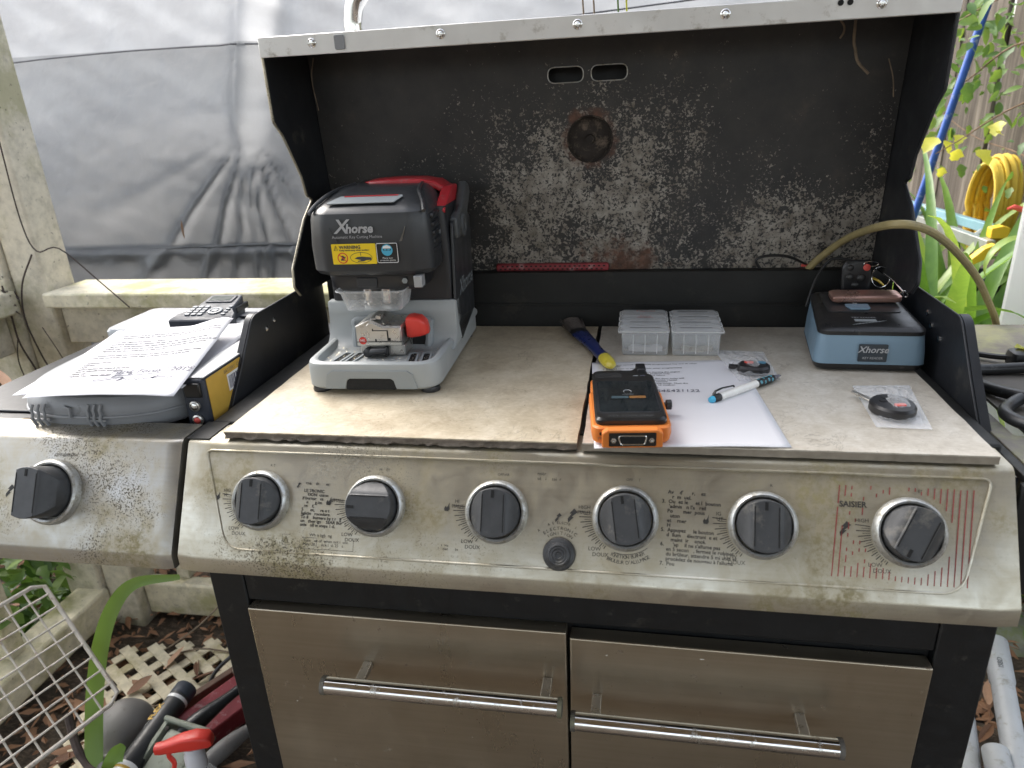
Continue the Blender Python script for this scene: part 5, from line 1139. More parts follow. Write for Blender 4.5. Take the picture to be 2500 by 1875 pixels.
for i, xx in enumerate((.089, .0965, .104, .111)):
    for an in (70, 150, -10):
        r_ = .0053 - .0004*i/3; g = MB(); M = MX @ Matrix.Rotation(R_(an + 20*(i % 2) + 90), 4, 'Z') @ Matrix.Translation((r_ - .0014, 0, xx)) @ Matrix.Rotation(R_(90), 4, 'Y'); g.lathe([(.0028, 0), (.0024, .0012), (.0012, .00165), (.0001, .0017)], 12, M); pn(g, 'grip_dot', 'penteal')
g = MB(); g.tube([Mp @ Vector(p) for p in ((.006, .003, .004), (.010, .003, .0082), (.022, .003, .0092), (.043, .003, .0072), (.044, .003, .0055))], [.0022, .0018, .0014, .0013, .0016], 8, flat=.7); pn(g, 'clip', 'toolblack')

# brush lying over the seam
BR = thing('paint_brush', 'small paint brush with navy handle and yellow end lying over the tile seam', 'brush', (-.01, .33, .003), 0)
bp = [Vector((-.047, .428, .018)), Vector((-.0315, .384, .012)), Vector((-.026, .368, .0115)), Vector((-.0165, .345, .0115)), Vector((-.0075, .325, .0105)), Vector((.004, .294, .0090)), Vector((.016, .262, .0095)), Vector((.0215, .246, .0095)), Vector((.026, .233, .0090)), Vector((.0285, .226, .0085))]
def ribbon(i0, i1, ws, hs, sub=4):
    P = bp[i0:i1+1]; rings = []; pts = spline(P, sub)
    for k_, p in enumerate(pts):
        t_ = k_/(len(pts)-1)*(len(P)-1); i = min(int(t_), len(P)-2); fr_ = t_-i; w = ws[i]*(1-fr_)+ws[i+1]*fr_; h = hs[i]*(1-fr_)+hs[i+1]*fr_
        d = (pts[min(k_+1, len(pts)-1)] - pts[max(k_-1, 0)]).normalized(); sd = d.cross(Vector((0, 0, 1))).normalized(); up = sd.cross(d)
        rings.append([p + sd*math.cos(a*math.pi/6)*w + up*math.sin(a*math.pi/6)*h for a in range(12)])
    g = MB(); g.loft(rings); return g
ribbon(0, 1, [.014, .0145], [.005, .0055]).build('bristle_core', MAT['bristle'], BR)
g = MB()
for i in range(240):
    s1 = rnd.uniform(-1, 1); s3 = rnd.uniform(-1, 1); b = bp[1] + Vector((.93, .35, 0))*s1*.0135 + Vector((0, 0, 1))*s3*.0045; e = bp[0] + Vector((.93, .35, 0))*(s1*.017 + rnd.gauss(0, .002)) + Vector((0, 0, 1))*(s3*.007 - .004) + Vector((-.33, .94, 0))*rnd.uniform(-.012, .008)
    g.tube([b, (b+e)/2 + Vector((0, 0, .001)), e], [.0005, .0005, .0002], 3, caps=False)
o = g.build('bristles', MAT['bristle'], BR); o['kind'] = 'stuff'
ribbon(1, 2, [.0150, .0148], [.0062, .0062]).build('ferrule', MAT['toolblack'], BR)
ribbon(2, 6, [.0146, .0120, .0105, .0085, .0095], [.0060, .0075, .0080, .0078, .0078]).build('handle', MAT['brushblue'], BR, smooth=60)
ribbon(6, 9, [.0097, .0105, .0085, .0022], [.0080, .0075, .0060, .0025]).build('handle_end', MAT['brushyel'], BR, smooth=60)

# zip bags with a fob in each
def bag(label, corners, bulge, flab, fpos, frot, fparts, seed):
    a, b, c, d = [Vector(p) for p in corners]
    t = thing('zip_bag', label, 'bag', ((a.x+c.x)/2, (a.y+c.y)/2, 0), 0, 'small clear zip bags'); r2 = random.Random(seed)
    for side in (0, 1):
        def f(u, v):
            p = (a*(1-u)+b*u)*(1-v) + (d*(1-u)+c*u)*v; e = min(1, 6*min(u, 1-u))*min(1, 6*min(v, 1-v) + .0)
            h = .0012 + (bulge*max(0, math.exp(-((u-.5)/.28)**2 - ((v-.36)/.26)**2)) + .006*abs(mnoise.noise((u*5+seed, v*5, 2))) + .0035*abs(mnoise.noise((u*11+seed, v*9+u*4, 5))))*e if side else .0008
            return p + Vector((0, 0, max(.0009, h)))
        g = MB(); g.grid(30, 30, f); g.build('film', MAT['bag'], t, smooth=180)
    g = MB(); q0 = a*.08+d*.92; q1 = b*.08+c*.92; z_ = Vector((0, 0, .0022)); g.tube([q0 + z_, (q0+q1)/2 + z_*1.6, q1 + z_], .0011, 6); g.build('zip_strip', MAT['frost'], t)
    fo = thing('remote_fob', flab, 'remote', fpos, frot); fparts(fo)
    return t
def fobA(fo):
    L = lambda mb, n_, m, **k: mb.build(n_, MAT[m], fo, local=True, **k)
    ol_ = lambda e, z: [(x, y, z) for x, y in rpoly([(-.020-e, -.013), (-.008, -.018-e), (.012, -.017-e), (.023+e, -.006), (.021+e, .013+e), (-.004, .018+e), (-.020-e, .010)], .009, 4)]
    g = MB(); g.loft([ol_(-.003, 0), ol_(0, .003), ol_(0, .009), ol_(-.003, .012)]); L(g, 'case', 'fob')
    for x, y, m in ((-.006, .004, 'fobred'), (.010, .007, 'fobblue')):
        g = MB(); g.prism(rrect(x-.006, y-.0035, x+.006, y+.0035, .003, 4), .012, .0132); L(g, 'button', m)
    g = MB(); g.prism(rrect(-.032, -.003, -.018, .004, .002), .003, .008); L(g, 'key_stub', 'fob')
def fobB(fo):
    L = lambda mb, n_, m, **k: mb.build(n_, MAT[m], fo, local=True, **k)
    ol_ = lambda e, z: [(math.cos(a)*(.0245+e)*(1+.06*math.sin(a)), math.sin(a)*(.0285+e), z) for a in [2*math.pi*i/30 for i in range(30)]]
    g = MB(); g.loft([ol_(-.003, 0), ol_(0, .003), ol_(0, .011), ol_(-.0025, .014)]); L(g, 'case', 'fob')
    g = MB(); g.prism(rrect(-.003, -.012, .010, -.005, .003, 4), .014, .0152); L(g, 'button', 'fobred')
    for x, y in ((-.008, .006), (.006, .008), (-.002, .016)): g = MB(); g.prism(rrect(x-.005, y-.004, x+.005, y+.004, .002, 3), .014, .0147); L(g, 'button', 'reader_black')
    g = MB(); g.prism(rrect(-.006, .024, .000, .062, .001, 2), .004, .0065, M=Matrix.Rotation(R_(18), 4, 'Z')); L(g, 'key_blade', 'steel', bevel=.0005)
bag('small clear zip bag by the pen with a black remote inside', [(.198, .196, .001), (.252, .205, .001), (.247, .318, .001), (.176, .325, .001)], .015, 'black remote with red and blue buttons inside the bag by the pen', (.220, .232, .002), R_(-12), fobA, 3)
bag('clear zip bag lying alone at the front right of the tile', [(.330, .060, .001), (.388, .058, .001), (.407, .192, .001), (.337, .187, .001)], .018, 'black flip key remote with a red button in the bag at front right', (.3585, .100, .002), R_(8), fobB, 9)
# ================================================================== on the side burner
CS = thing('carry_case', 'grey moulded plastic carry case with two latches under the loose papers', 'case', (-.667, .20, -.030), R_(2))
def sup(hx, hy, z, n=2.9, k=40):
    return [(math.copysign(abs(math.cos(2*math.pi*i/k))**(2/n), math.cos(2*math.pi*i/k))*hx, math.copysign(abs(math.sin(2*math.pi*i/k))**(2/n), math.sin(2*math.pi*i/k))*hy, z) for i in range(k)]
g = MB(); g.loft([sup(.125, .152, .001), sup(.137, .164, .008), sup(.142, .169, .020), sup(.142, .169, .0285), sup(.1385, .1655, .0290)]); g.build('lower_shell', MAT['case'], CS, local=True)
g = MB(); g.loft([sup(.1385, .1655, .0292), sup(.1425, .1695, .0297), sup(.1430, .1700, .0345), sup(.1415, .1685, .045), sup(.134, .161, .054), sup(.115, .142, .058)]); g.build('upper_shell', MAT['case'], CS, local=True)
g = MB(); g.tube([(x*1.004, y*1.004, z) for x, y, z in sup(.1425, .1695, .0292, k=60)], .0022, 8, closed=True); g.build('seam_band', MAT['case'], CS, local=True)
for cx in (-.062, .020):
    for dx in (-.009, 0, .009):
        g = MB(); g.tube([(cx+dx, -.1685, .047), (cx+dx-.002, -.1715, .040), (cx+dx-.0005, -.1728, .034), (cx+dx-.003, -.1728, .028), (cx+dx-.001, -.1720, .020), (cx+dx+.001, -.1665, .010)], .0020, 8); g.build('latch', MAT['case'], CS, local=True)
    g = MB(); g.cbox((cx, -.1708, .0255), (.026, .004, .003)); g.build('latch_hinge', MAT['case'], CS, local=True)
g = MB(); g.tube([(-.024, -.1695, .044), (-.016, -.172, .043), (-.017, -.1728, .030)], .0022, 6); g.build('catch', MAT['case'], CS, local=True)
# papers on the case
lift1 = lambda u, v: .010*math.exp(-((u-.92)/.22)**2)*v*1.2 + .006*math.sin(u*3.1)*(1-v)*.6 + .0012*mnoise.noise((u*4, v*4, 1))
p2, f2 = sheet('printed_sheet', 'white printed sheet under the signed form on the grey case', [(-.741, .012, .0365), (-.520, .050, .036), (-.552, .315, .046), (-.763, .272, .046)], lambda u, v: .002*mnoise.noise((u*4, v*3, 4)))
p1, f1 = sheet('signed_form', 'white printed form with a handwritten signature on top of the grey case', [(-.708, -.006, .0410), (-.5065, .012, .0405), (-.5620, .262, .058), (-.7420, .226, .058)], lift1)
p3_, f3 = sheet('printed_sheet', 'white paper corner showing beside the steel side plate on the left', [(-.560, .10, .0350), (-.506, .11, .0350), (-.512, .345, .030), (-.64, .345, .030)], lambda u, v: 0)
FORM = ["This statement is to authorize the technician named below to perform", "a duplicate of the key for the vehicle, and to verify that person is owner", "", "I am the registered owner or agent,", "and have authority to request the keys for the vehicle listed herein", "I agree to hold harmless the technician for any damage to the property of", "which may result from the work done and all claims for such vehicle.", "Signed at the time of service by the owner", "", "I understand that the invoice must be paid in full on completion today", "and the technician may retain keys until the invoice is fully paid."]
for i, ln in enumerate(FORM):
    if ln: text(ln, .0058, Matrix.Identity(4), MAT['ink'], p1, 'printed_line', align='LEFT', off=.0003, drape=(f1, .13, .865 - i*.036))
for i, ln in enumerate(["Customer Name:", "Address:", "Date:", "Authorization for Keys & Services:", "Vehicle identification and plates:", "Make, etc.", "Vehicle Year, Make, Model:"]):
    text(ln, .0056, Matrix.Identity(4), MAT['ink'], p1, 'printed_line', align='LEFT', off=.0003, drape=(f1, .13, .425 - i*.030))
text('Ford, Focus   2012', .0150, Matrix.Identity(4), MAT['penink'], p1, 'handwriting', align='LEFT', off=.0002, shear=.2, drape=(f1, .42, .270))
text('Vin 3FADP', .0100, Matrix.Identity(4), MAT['penink'], p1, 'handwriting', align='LEFT', shear=.2, drape=(f1, .80, .300))
sig = [(.30, .235), (.42, .232), (.50, .27), (.47, .21), (.53, .262), (.58, .262), (.56, .235), (.50, .232), (.62, .238), (.80, .25)]
g = MB(); g.tube([f1(u, v) + Vector((0, 0, .0012)) for u, v in [(p.x, p.y) for p in spline([(a, b, 0) for a, b in sig], 5)]], .0004, 4)
sig = [(.56, .205), (.40, .165), (.36, .175), (.42, .19), (.55, .21), (.53, .16), (.57, .19), (.60, .17), (.63, .195), (.66, .175), (.69, .20), (.72, .178), (.80, .215), (.76, .185), (.84, .195), (.87, .185), (.9, .195)]
g.tube([f1(u, v) + Vector((0, 0, .0012)) for u, v in [(p.x, p.y) for p in spline([(a, b, 0) for a, b in sig], 4)]], .0004, 4); g.build('signature', MAT['penink'], p1)
# narrow boxed charger with the amber label
BX = thing('jump_pack', 'narrow black battery box with amber barcode label against the left side plate', 'battery pack', (-.516, .15, -.0298), R_(1))
def bx(mb, name, mat, par=None, **kw): return mb.build(name, MAT[mat], par or BX, local=True, **kw)
g = MB(); g.box((-.019, -.085, 0), (.0145, .16, .072)); bx(g, 'housing', 'keypad', bevel=.004, seg=3)
g = MB(); g.box((-.019, -.082, .0722), (.0145, .16, .0742)); bx(g, 'top_cover', 'sidelid', bevel=.001)
g = MB(); g.box((.0146, -.078, .008), (.0154, .105, .070)); lb = bx(g, 'label', 'label_yel')
LM = lambda y, z: basis((.0157, y, z), (0, 1, 0), (0, 0, 1))
g = MB(); g.box((.0155, -.030, .034), (.0158, .030, .058)); bx(g, 'barcode_patch', 'white', lb)
g = MB(); y_ = -.027
while y_ < .027:
    w = rnd.choice((.0012, .002, .0035)); g.box((.0159, y_, .037), (.0160, y_+w, .055)); y_ += w + rnd.choice((.0012, .002))
bx(g, 'barcode', 'penink', lb)
text('BATTERY  CHARGING', .0072, LM(0, .0610), MAT['tile_edge'], lb, local=True); text('YYY', .0065, LM(.004, .025), MAT['tile_edge'], lb, local=True)
g = MB(); g.cbox((-.002, -.086, .057), (.024, .006, .020)); bx(g, 'port_cover', 'toolblack', bevel=.002)
for z, m in ((.0345, 'shiny'), (.0145, 'fobred')):
    Mx = Matrix.Translation((-.003, -.0853, z)) @ Matrix.Rotation(R_(90), 4, 'X')
    g = MB(); g.lathe([(.0075, -.001), (.0075, .003), (.0055, .004), (.0050, .0015)], 20, Mx); st_ = bx(g, 'socket', 'steel'); g = MB(); g.lathe([(.0048, .001), (.0046, .004), (.002, .0052), (.0003, .0053)], 16, Mx); bx(g, 'socket_button', m, st_)
# card keypad
KP = thing('card_terminal', 'slate grey keypad terminal with small display on the grey burner lid', 'terminal', (-.725, .412, .0043), R_(3))
def kp(mb, name, mat, par=None, **kw): return mb.build(name, MAT[mat], par or KP, local=True, **kw)
zz = lambda y: .016 + max(0, y)*.17
shape = lambda e: rpoly([(-.064-e, 0-e), (.060+e, 0-e), (.055+e, .028), (.040+e, .050), (.032+e, .112+e), (-.032-e, .112+e), (-.038-e, .050), (-.058-e, .028)], [.004, .004, .012, .02, .006, .006, .02, .012], 3)
g = MB(); g.loft([[(x, y, 0) for x, y in shape(0)], [(x, y, zz(y)-.002) for x, y in shape(0)], [(x, y, zz(y)) for x, y in shape(-.002)]]); bdk = kp(g, 'body', 'keypad')
KMx = lambda x, y, h=.0003: basis((x, y, zz(y) + h), (1, 0, 0), (0, 1, .17))
for r_ in range(4):
    for c_ in range(3): g = MB(); g.prism(rrect(-.0045, -.0035, .0045, .0035, .0012, 2), -.001, .0022, 'z', 0, KMx(-.036 + c_*.0125, .022 + r_*.0105)); kp(g, 'button', 'key', bdk)
    g = MB(); g.prism(rrect(-.0035, -.0028, .0035, .0028, .001, 2), -.001, .0022, 'z', 0, KMx(.035, .022 + r_*.0105)); kp(g, 'button', 'key', bdk)
g = MB(); g.lathe([(.014, -.001), (.014, .002), (.012, .0026), (.009, .0022), (.0088, .0008), (.0065, .0008), (.0064, .0026), (.001, .003)], 24, KMx(.012, .037)); kp(g, 'jog_ring', 'key', bdk)
g = MB(); g.prism(rrect(-.027, -.016, .026, .014, .002, 2), 0, .002, 'z', 0, KMx(0, .090)); lc = kp(g, 'display_frame', 'keypad', bdk); g = MB(); g.prism(rrect(-.022, -.011, .021, .010, .001, 2), .0021, .0024, 'z', 0, KMx(0, .090)); kp(g, 'display', 'lcd', lc)
g = MB(); g.cbox((.034, .090, .015), (.010, .05, .012)); kp(g, 'side_roller', 'toolblack', bevel=.002); g = MB(); g.cbox((.056, .075, .004), (.024, .03, .004)); kp(g, 'card_tongue', 'keypad', bevel=.001)
o = place_leaf('dead_leaf', DEAD[1], None, (-.800, .052, -.024), (1, .35, .05), .045, .2); tag(o, 'pale dry leaf scrap on the left burner edge', 'leaf')
t = thing('twig_of_dead_leaves', 'small sprig of pink-brown dead leaves left of the papers', 'leaf', (-1.02, .22, -.08))
for d, s1 in (((-.6, .3, .25), .075), ((-.9, -.2, -.5), .085), ((.5, .5, .1), .05)): place_leaf('leaf', DEAD[0], t, (-.985, .235, -.055), d, s1, .5)
g = MB(); g.tube([(-.95, .25, -.06), (-.985, .235, -.055), (-1.02, .22, -.09)], .0015, 5); g.build('stem', MAT['drystem'], t)

# ================================================================== back right: hose, leads, twigs
g = MB(); g.tube(spline([(.322, .468, .06), (.3327, .466, .0937), (.3621, .440, .1343), (.3779, .380, .1643), (.3893, .285, .191), (.430, .292, .184), (.5008, .38, .1435), (.5707, .45, .0853), (.6222, .51, .0307), (.6644, .555, -.0243), (.6773, .56, -.08)], 6), .0056, 10)
o = g.build('hose', MAT['hose']); tag(o, 'tan rubber hose arching from behind the lid to the side shelf', 'hose')
g = MB(); g.tube(spline([(.330, .475, .098), (.300, .47, .112), (.270, .465, .115), (.250, .465, .108), (.262, .468, .088)], 6), .0022, 8); o = g.build('wire', MAT['cable']); tag(o, 'short black wire loop curling over the back of the trough', 'wire')
g = MB(); g.tube(spline([(.318, .395, .050), (.330, .405, .090), (.350, .415, .117), (.372, .418, .118), (.390, .416, .112)], 6), .0022, 8); o = g.build('usb_lead', MAT['cable']); tag(o, 'black lead rising from the blue reader beside the standing remote', 'cable')
g = MB(); g.cbox((.327, .478, .097), (.012, .01, .006)); o = g.build('wire_nut', MAT['fobred'], bevel=.002); tag(o, 'small red connector at the root of the tan hose', 'connector')
t = thing('perforated_grip', 'red perforated plastic bar showing behind the trough', 'bar', (-.08, .463, .09))
g = MB(); g.box((-.178, .4615, .0937), (.014, .4725, .1065)); b_ = g.build('bar', MAT['redbox'], t, bevel=.003)
for i in range(22):
    for j in range(2): g = MB(); g.cbox((-.170 + i*.0082 + .004*j, .4613, .0975 + .005*j), (.0036, .0012, .0022)); g.build('perforation', MAT['slotdark'], b_)
for lab, P, r in (('dry pale twig dangling from the lid lip at right', [(.3427, .40, .446), (.3440, .402, .42), (.3465, .40, .408), (.352, .40, .392), (.3672, .40, .3765)], .0020), ('short curled root hanging under the right lid lip', [(.3196, .39, .446), (.3265, .39, .437), (.3269, .39, .429), (.3230, .39, .422)], .0014),
                  ('long thin straw hanging inside the left of the lid', [(-.4318, .40, .440), (-.4397, .402, .4097), (-.4345, .40, .3652)], .0007), ('crossed fine straws on the right inner lid', [(.398, .425, .395), (.407, .425, .37), (.411, .425, .345)], .0008)):
    g = MB(); g.tube(spline(P, 5), r, 6); o = g.build('twig', MAT['drystem']); tag(o, lab, 'twig')
# cables on the shelf
Z = -.0125
g = MB(); g.tube(spline([(.95, .30, Z), (.72, .315, Z), (.62, .300, Z+.003), (.555, .297, Z), (.520, .290, Z), (.506, .268, Z), (.510, .236, Z), (.527, .196, Z+.004), (.570, .150, Z+.010), (.65, .11, Z+.012), (.80, .08, Z)], 7), .0078, 12); o = g.build('power_cable', MAT['cable']); tag(o, 'thick black cable making a wide loop on the side shelf', 'cable')
g = MB(); g.tube(spline([(.80, .22, Z+.008), (.60, .195, Z+.012), (.545, .185, Z+.006), (.516, .168, Z), (.500, .142, Z), (.506, .115, Z), (.53, .098, Z), (.62, .07, Z), (.80, .03, Z)], 7), .0078, 12); o = g.build('power_cable', MAT['cable']); tag(o, 'thick black cable with a tighter loop at the shelf front', 'cable')
t = thing('plug_lead', 'thin black lead with a plug lying across the side shelf', 'cable', (.58, .35, -.0195))
g = MB(); g.tube(spline([(.490, .40, -.012), (.535, .375, -.013), (.575, .348, -.012), (.60, .34, -.01)], 5), .0042, 8); g.build('lead', MAT['cable'], t)
g = MB(); g.loft([[(x, y, z) for x, y in rrect(.585+e, .318+e, .645-e, .352-e, .008, 3)] for z, e in ((-.0193, .002), (-.012, 0), (.0, .002), (.004, .008))]); g.build('plug', MAT['cable'], t)
g = MB(); g.tube([(.610, .335, .003), (.640, .325, .008), (.70, .31, .004)], .0035, 8); g.build('clip_wire', MAT['shiny'], t)
o = place_leaf('fallen_leaf', LEAFY[0], None, (.592, .336, .0055), (1, .1, 0), .022, 0); tag(o, 'pale yellow leaf fragment resting on the black plug', 'leaf')
o = place_leaf('fallen_leaf', DEAD[1], None, (.500, .468, -.017), (.7, -.6, .1), .05, .4); tag(o, 'thin dry leaf tip lying on the shelf behind the side plate', 'leaf')

# ================================================================== below left: junk pile
# wire rack leaning on the bottom rail
RK = thing('wire_rack', 'white coated wire rack leaning against the left railing', 'rack', (-1.2, .2, GZ))
A = Vector((-1.190, .35, -.548)); B = Vector((-.968, .24, -.733)); Cc = A + Vector((-.19, -.50, -.02))*1.3; Dd = Cc + (B - A)
ex = (Cc - A); ey = (B - A)
def rk(u, v): return A + ex*u + ey*v
cor = [rk(.03, 0), rk(.97, 0), rk(1, .04), rk(1, .96), rk(.97, 1), rk(.03, 1), rk(0, .96), rk(0, .04)]
g = MB(); g.tube(cor, .0046, 8, closed=True); g.build('frame', MAT['wire'], RK)
for i in range(1, 18): g = MB(); g.tube([rk(i/18, .0), rk(i/18, 1)], .0021, 6); g.build('wire', MAT['wire'], RK)
for j in range(1, 9): g = MB(); nr = Vector((.0, -.003, .003)); g.tube([rk(0, j/9) + nr, rk(1, j/9) + nr], .0021, 6); g.build('wire', MAT['wire'], RK)
# long arching blade leaf
t = thing('blade_leaf_plant', 'long arching green strap leaf coming down beside the wire rack', 'plant', (-1.05, .24, GZ))
def bladeleaf(P, W):
    pts = spline(P, 6); n = len(pts); vs = []; fs = []
    for i, p in enumerate(pts):
        d = (pts[min(i+1, n-1)] - pts[max(0, i-1)]).normalized(); sd = d.cross(Vector((.2, -.9, .35))).normalized(); nr = sd.cross(d)
        w = W*(1 - (i/n)**3*.8)*.5; vs += [p - sd*w + nr*w*.3, p, p + sd*w + nr*w*.3]
    fs = [(i*3+k, i*3+k+1, i*3+k+4, i*3+k+3) for i in range(n-1) for k in range(2)]
    g = MB(); g.add(vs, fs); return g
bladeleaf([(-1.035, .15, -.99), (-1.06, .22, -.90), (-1.07, .28, -.78), (-1.045, .31, -.665), (-.985, .31, -.56), (-.91, .30, -.49), (-.80, .29, -.46)], .040).build('leaf', MAT['blade'], t, smooth=60)
bladeleaf([(-1.01, .13, -.99), (-1.00, .16, -.93), (-.985, .20, -.86), (-.965, .21, -.83)], .046).build('leaf', MAT['blade'], t, smooth=60)
bladeleaf([(-1.12, .10, -.99), (-1.115, .12, -.93), (-1.11, .13, -.87)], .018).build('leaf', MAT['blade'], t, smooth=60)
# vinyl lattice on the ground
LT = thing('lattice_panel', 'dirty cream lattice panel lying flat on the ground below left', 'lattice', (-1.08, .45, GZ+.02))
Ml = Matrix.Translation((-1.075, .43, GZ+.035)) @ Matrix.Rotation(R_(14), 4, 'Z') @ Matrix.Rotation(R_(3), 4, 'X')
hw, hh_ = .17, .20
def clipseg(c, dirx, diry):
    # line through (c,0) with direction, clipped to the panel rectangle
    ts = []
    lo_, hi_ = -9, 9
    for p, d, h in ((c, dirx, hw), (0, diry, hh_)):
        a, b = (-h - p)/d, (h - p)/d; lo_ = max(lo_, min(a, b)); hi_ = min(hi_, max(a, b))
    return (lo_, hi_) if hi_ - lo_ > .02 else None
for lay, (dx, dy) in enumerate(((.7071, .7071), (-.7071, .7071))):
    c = -.40
    while c < .40:
        sg = clipseg(c, dx, dy)
        if sg:
            a = Vector((c + dx*sg[0], dy*sg[0], 0)); b = Vector((c + dx*sg[1], dy*sg[1], 0)); n_ = Vector((-dy, dx, 0))*.0128; z0, z1 = (.000, .0048) if lay == 0 else (.0050, .0098)
            g = MB(); g.loft([[(p.x, p.y, z) for p in (a-n_, b-n_, b+n_, a+n_)] for z in (z0, z1)], M=Ml); g.build('slat', MAT['lattice'], LT, smooth=0, bevel=.001)
        c += .0735
# outdoor floodlight holder
FLD = thing('floodlight', 'grey bell-shaped outdoor floodlight head lying on its side', 'floodlight', (-1.07, .29, GZ+.03))
Mf = Matrix.Translation((-1.035, .235, -.925)) @ Vector((-.30, .95, .16)).to_track_quat('Z', 'Y').to_matrix().to_4x4()
g = MB(); g.lathe([(.014, -.055), (.022, -.050), (.028, -.03), (.031, .0), (.036, .015), (.050, .035), (.060, .062), (.064, .092), (.060, .112), (.045, .130), (.022, .140), (.002, .142)], 30, Mf); g.build('shell', MAT['flood'], FLD)
g = MB(); g.lathe([(.0325, -.004), (.0335, .0), (.0325, .004)], 28, Mf, cap0=False, cap1=False); g.tube([Mf @ Vector((.0, -.0645, .092)), Mf @ Vector((.0, -.0605, .062)), Mf @ Vector((0, -.050, .035)), Mf @ Vector((0, -.033, .0))], .0016, 6); g.build('seam', MAT['flood'], FLD)
g = MB(); g.lathe([(.010, -.085), (.012, -.055)], 14, Mf); g.build('thread', MAT['brown'], FLD)
# caulk-like black tube
TB = thing('sealant_tube', 'black cylindrical sealant tube with white and yellow print', 'tube', (-.96, .30, GZ+.08))
a, b = Vector((-.967, .185, -.890)), Vector((-.955, .405, -.868)); zt = (b - a); Mt_ = Matrix.Translation(a) @ zt.to_track_quat('Z', 'Y').to_matrix().to_4x4(); Lt = zt.length
g = MB(); g.lathe([(.020, -.03), (.0245, -.028), (.0245, Lt-.03)], 28, Mt_); g.build('barrel', MAT['tubeblack'], TB)
g = MB(); g.lathe([(.0250, Lt-.0295), (.0252, Lt-.004), (.023, Lt), (.002, Lt)], 28, Mt_); g.build('cap', MAT['bin'], TB)
for z0, z1, m in ((Lt-.044, Lt-.036, 'white'), (-.022, .020, 'white'), (.004, .010, 'label_yel')):
    g = MB(); g.lathe([(.0247 if m == 'white' else .0249, z0), (.0247 if m == 'white' else .0249, z1)], 28, Mt_, cap0=False, cap1=False); g.build('printed_band', MAT[m], TB)
TM = lambda an, z: Mt_ @ Matrix.Rotation(R_(an), 4, 'Z') @ Matrix.Translation((.0249, 0, z)) @ basis((0, 0, 0), (0, 0, 1), (0, -1, 0))
for i in range(7): text('apply to clean dry surface', .0055, TM(52 - i*9, Lt-.095), MAT['white'], TB)
text('FLEX', .020, TM(72, Lt-.085), MAT['label_yel'], TB, off=.0006)
# weatherproof cover box
CV = thing('outlet_cover', 'grey-green weatherproof outlet cover with open hinged lid', 'outlet cover', (-.875, .25, GZ+.1))
Mv = Matrix.Translation((-.878, .235, -.868)) @ Matrix.Rotation(R_(-14), 4, 'Z') @ Matrix.Rotation(R_(22), 4, 'X')
g = MB(); oo = rrect(-.068, -.075, .055, .060, .008, 4); ii = rrect(-.058, -.065, .045, .050, .006, 4)
g.loft([[(x, y, z) for x, y in (oo if k_ == 0 else ii)] for z, k_ in ((-.03, 0), (.0, 0), (.0, 1), (-.018, 1))], M=Mv); g.build('frame', MAT['greengrey'], CV, bevel=.001)
g = MB(); g.loft([[(x, y, z) for x, y in rrect(-.050+e, -.060+e, .040-e, .040-e, .008, 4)] for z, e in ((-.0178, 0), (-.006, .001), (-.004, .005))], M=Mv); g.build('inner_plate', MAT['greengrey'], CV)
g = MB(); g.tube([Mv @ Vector((-.066, .052, .004)), Mv @ Vector((.056, .058, .006))], .006, 10); g.build('hinge', MAT['greengrey'], CV)
g = MB(); g.lathe([(.005, 0), (.005, .003), (.001, .004)], 12, Mv @ Matrix.Translation((-.052, .036, -.004))); g.build('screw', MAT['rustgauge'], CV)
# spray bottle
SB = thing('spray_bottle', 'clear spray bottle with a bright red trigger head', 'spray bottle', (-.745, .145, GZ+.02))
Cx = Vector((-.745, .145, 0)); Mb = Matrix.Translation((-.745, .145, 0))
g = MB(); g.lathe([(.036, GZ+.03), (.039, GZ+.04), (.039, -0.8550), (.034, -0.8200), (.022, -0.7930), (.0165, -0.7830), (.0160, -0.7700)], 28, Mb); g.build('bottle', MAT['clear'], SB)
g = MB(); g.lathe([(.0185, -0.7810), (.0195, -0.7770), (.0185, -0.7500), (.0150, -0.7400)], 24, Mb); g.build('collar', MAT['paper'], SB)
hd = Vector((-.96, -.25, 0)).normalized(); rr = []
for s1, zc, hz_, hwid in ((-.040, -0.7190, .008, .010), (-.033, -0.7160, .0125, .0135), (-.010, -0.7150, .0150, .0145), (.015, -0.7180, .0140, .0130), (.035, -0.7230, .0120, .0115), (.052, -0.7270, .0100, .0100), (.056, -0.7275, .0100, .0100), (.066, -0.7280, .0090, .0090)):
    c = Cx + hd*s1; sd = Vector((-hd.y, hd.x, 0)); rr.append([c + sd*x + Vector((0, 0, zc + z)) for x, z in rrect(-hwid, -hz_, hwid, hz_, .006, 3)])
g = MB(); g.loft(rr); g.build('trigger_head', MAT['redknob'], SB, smooth=45)
g = MB(); g.tube(spline([Cx + hd*.040 + Vector((0, 0, -0.7330)), Cx + hd*.046 + Vector((0, 0, -0.7470)), Cx + hd*.040 + Vector((0, 0, -0.7670)), Cx + hd*.046 + Vector((0, 0, -0.7870))], 5), [.0045]*16, 8); g.build('trigger', MAT['redknob'], SB)
g = MB(); g.lathe([(.0160, -0.7400), (.0150, -0.7290)], 20, Mb); g.build('neck', MAT['paper'], SB); g = MB(); g.tube([(-.745, .145, -0.7850), (-0.6880, .15, -.96)], .003, 8); g.build('dip_tube', MAT['frost'], SB)
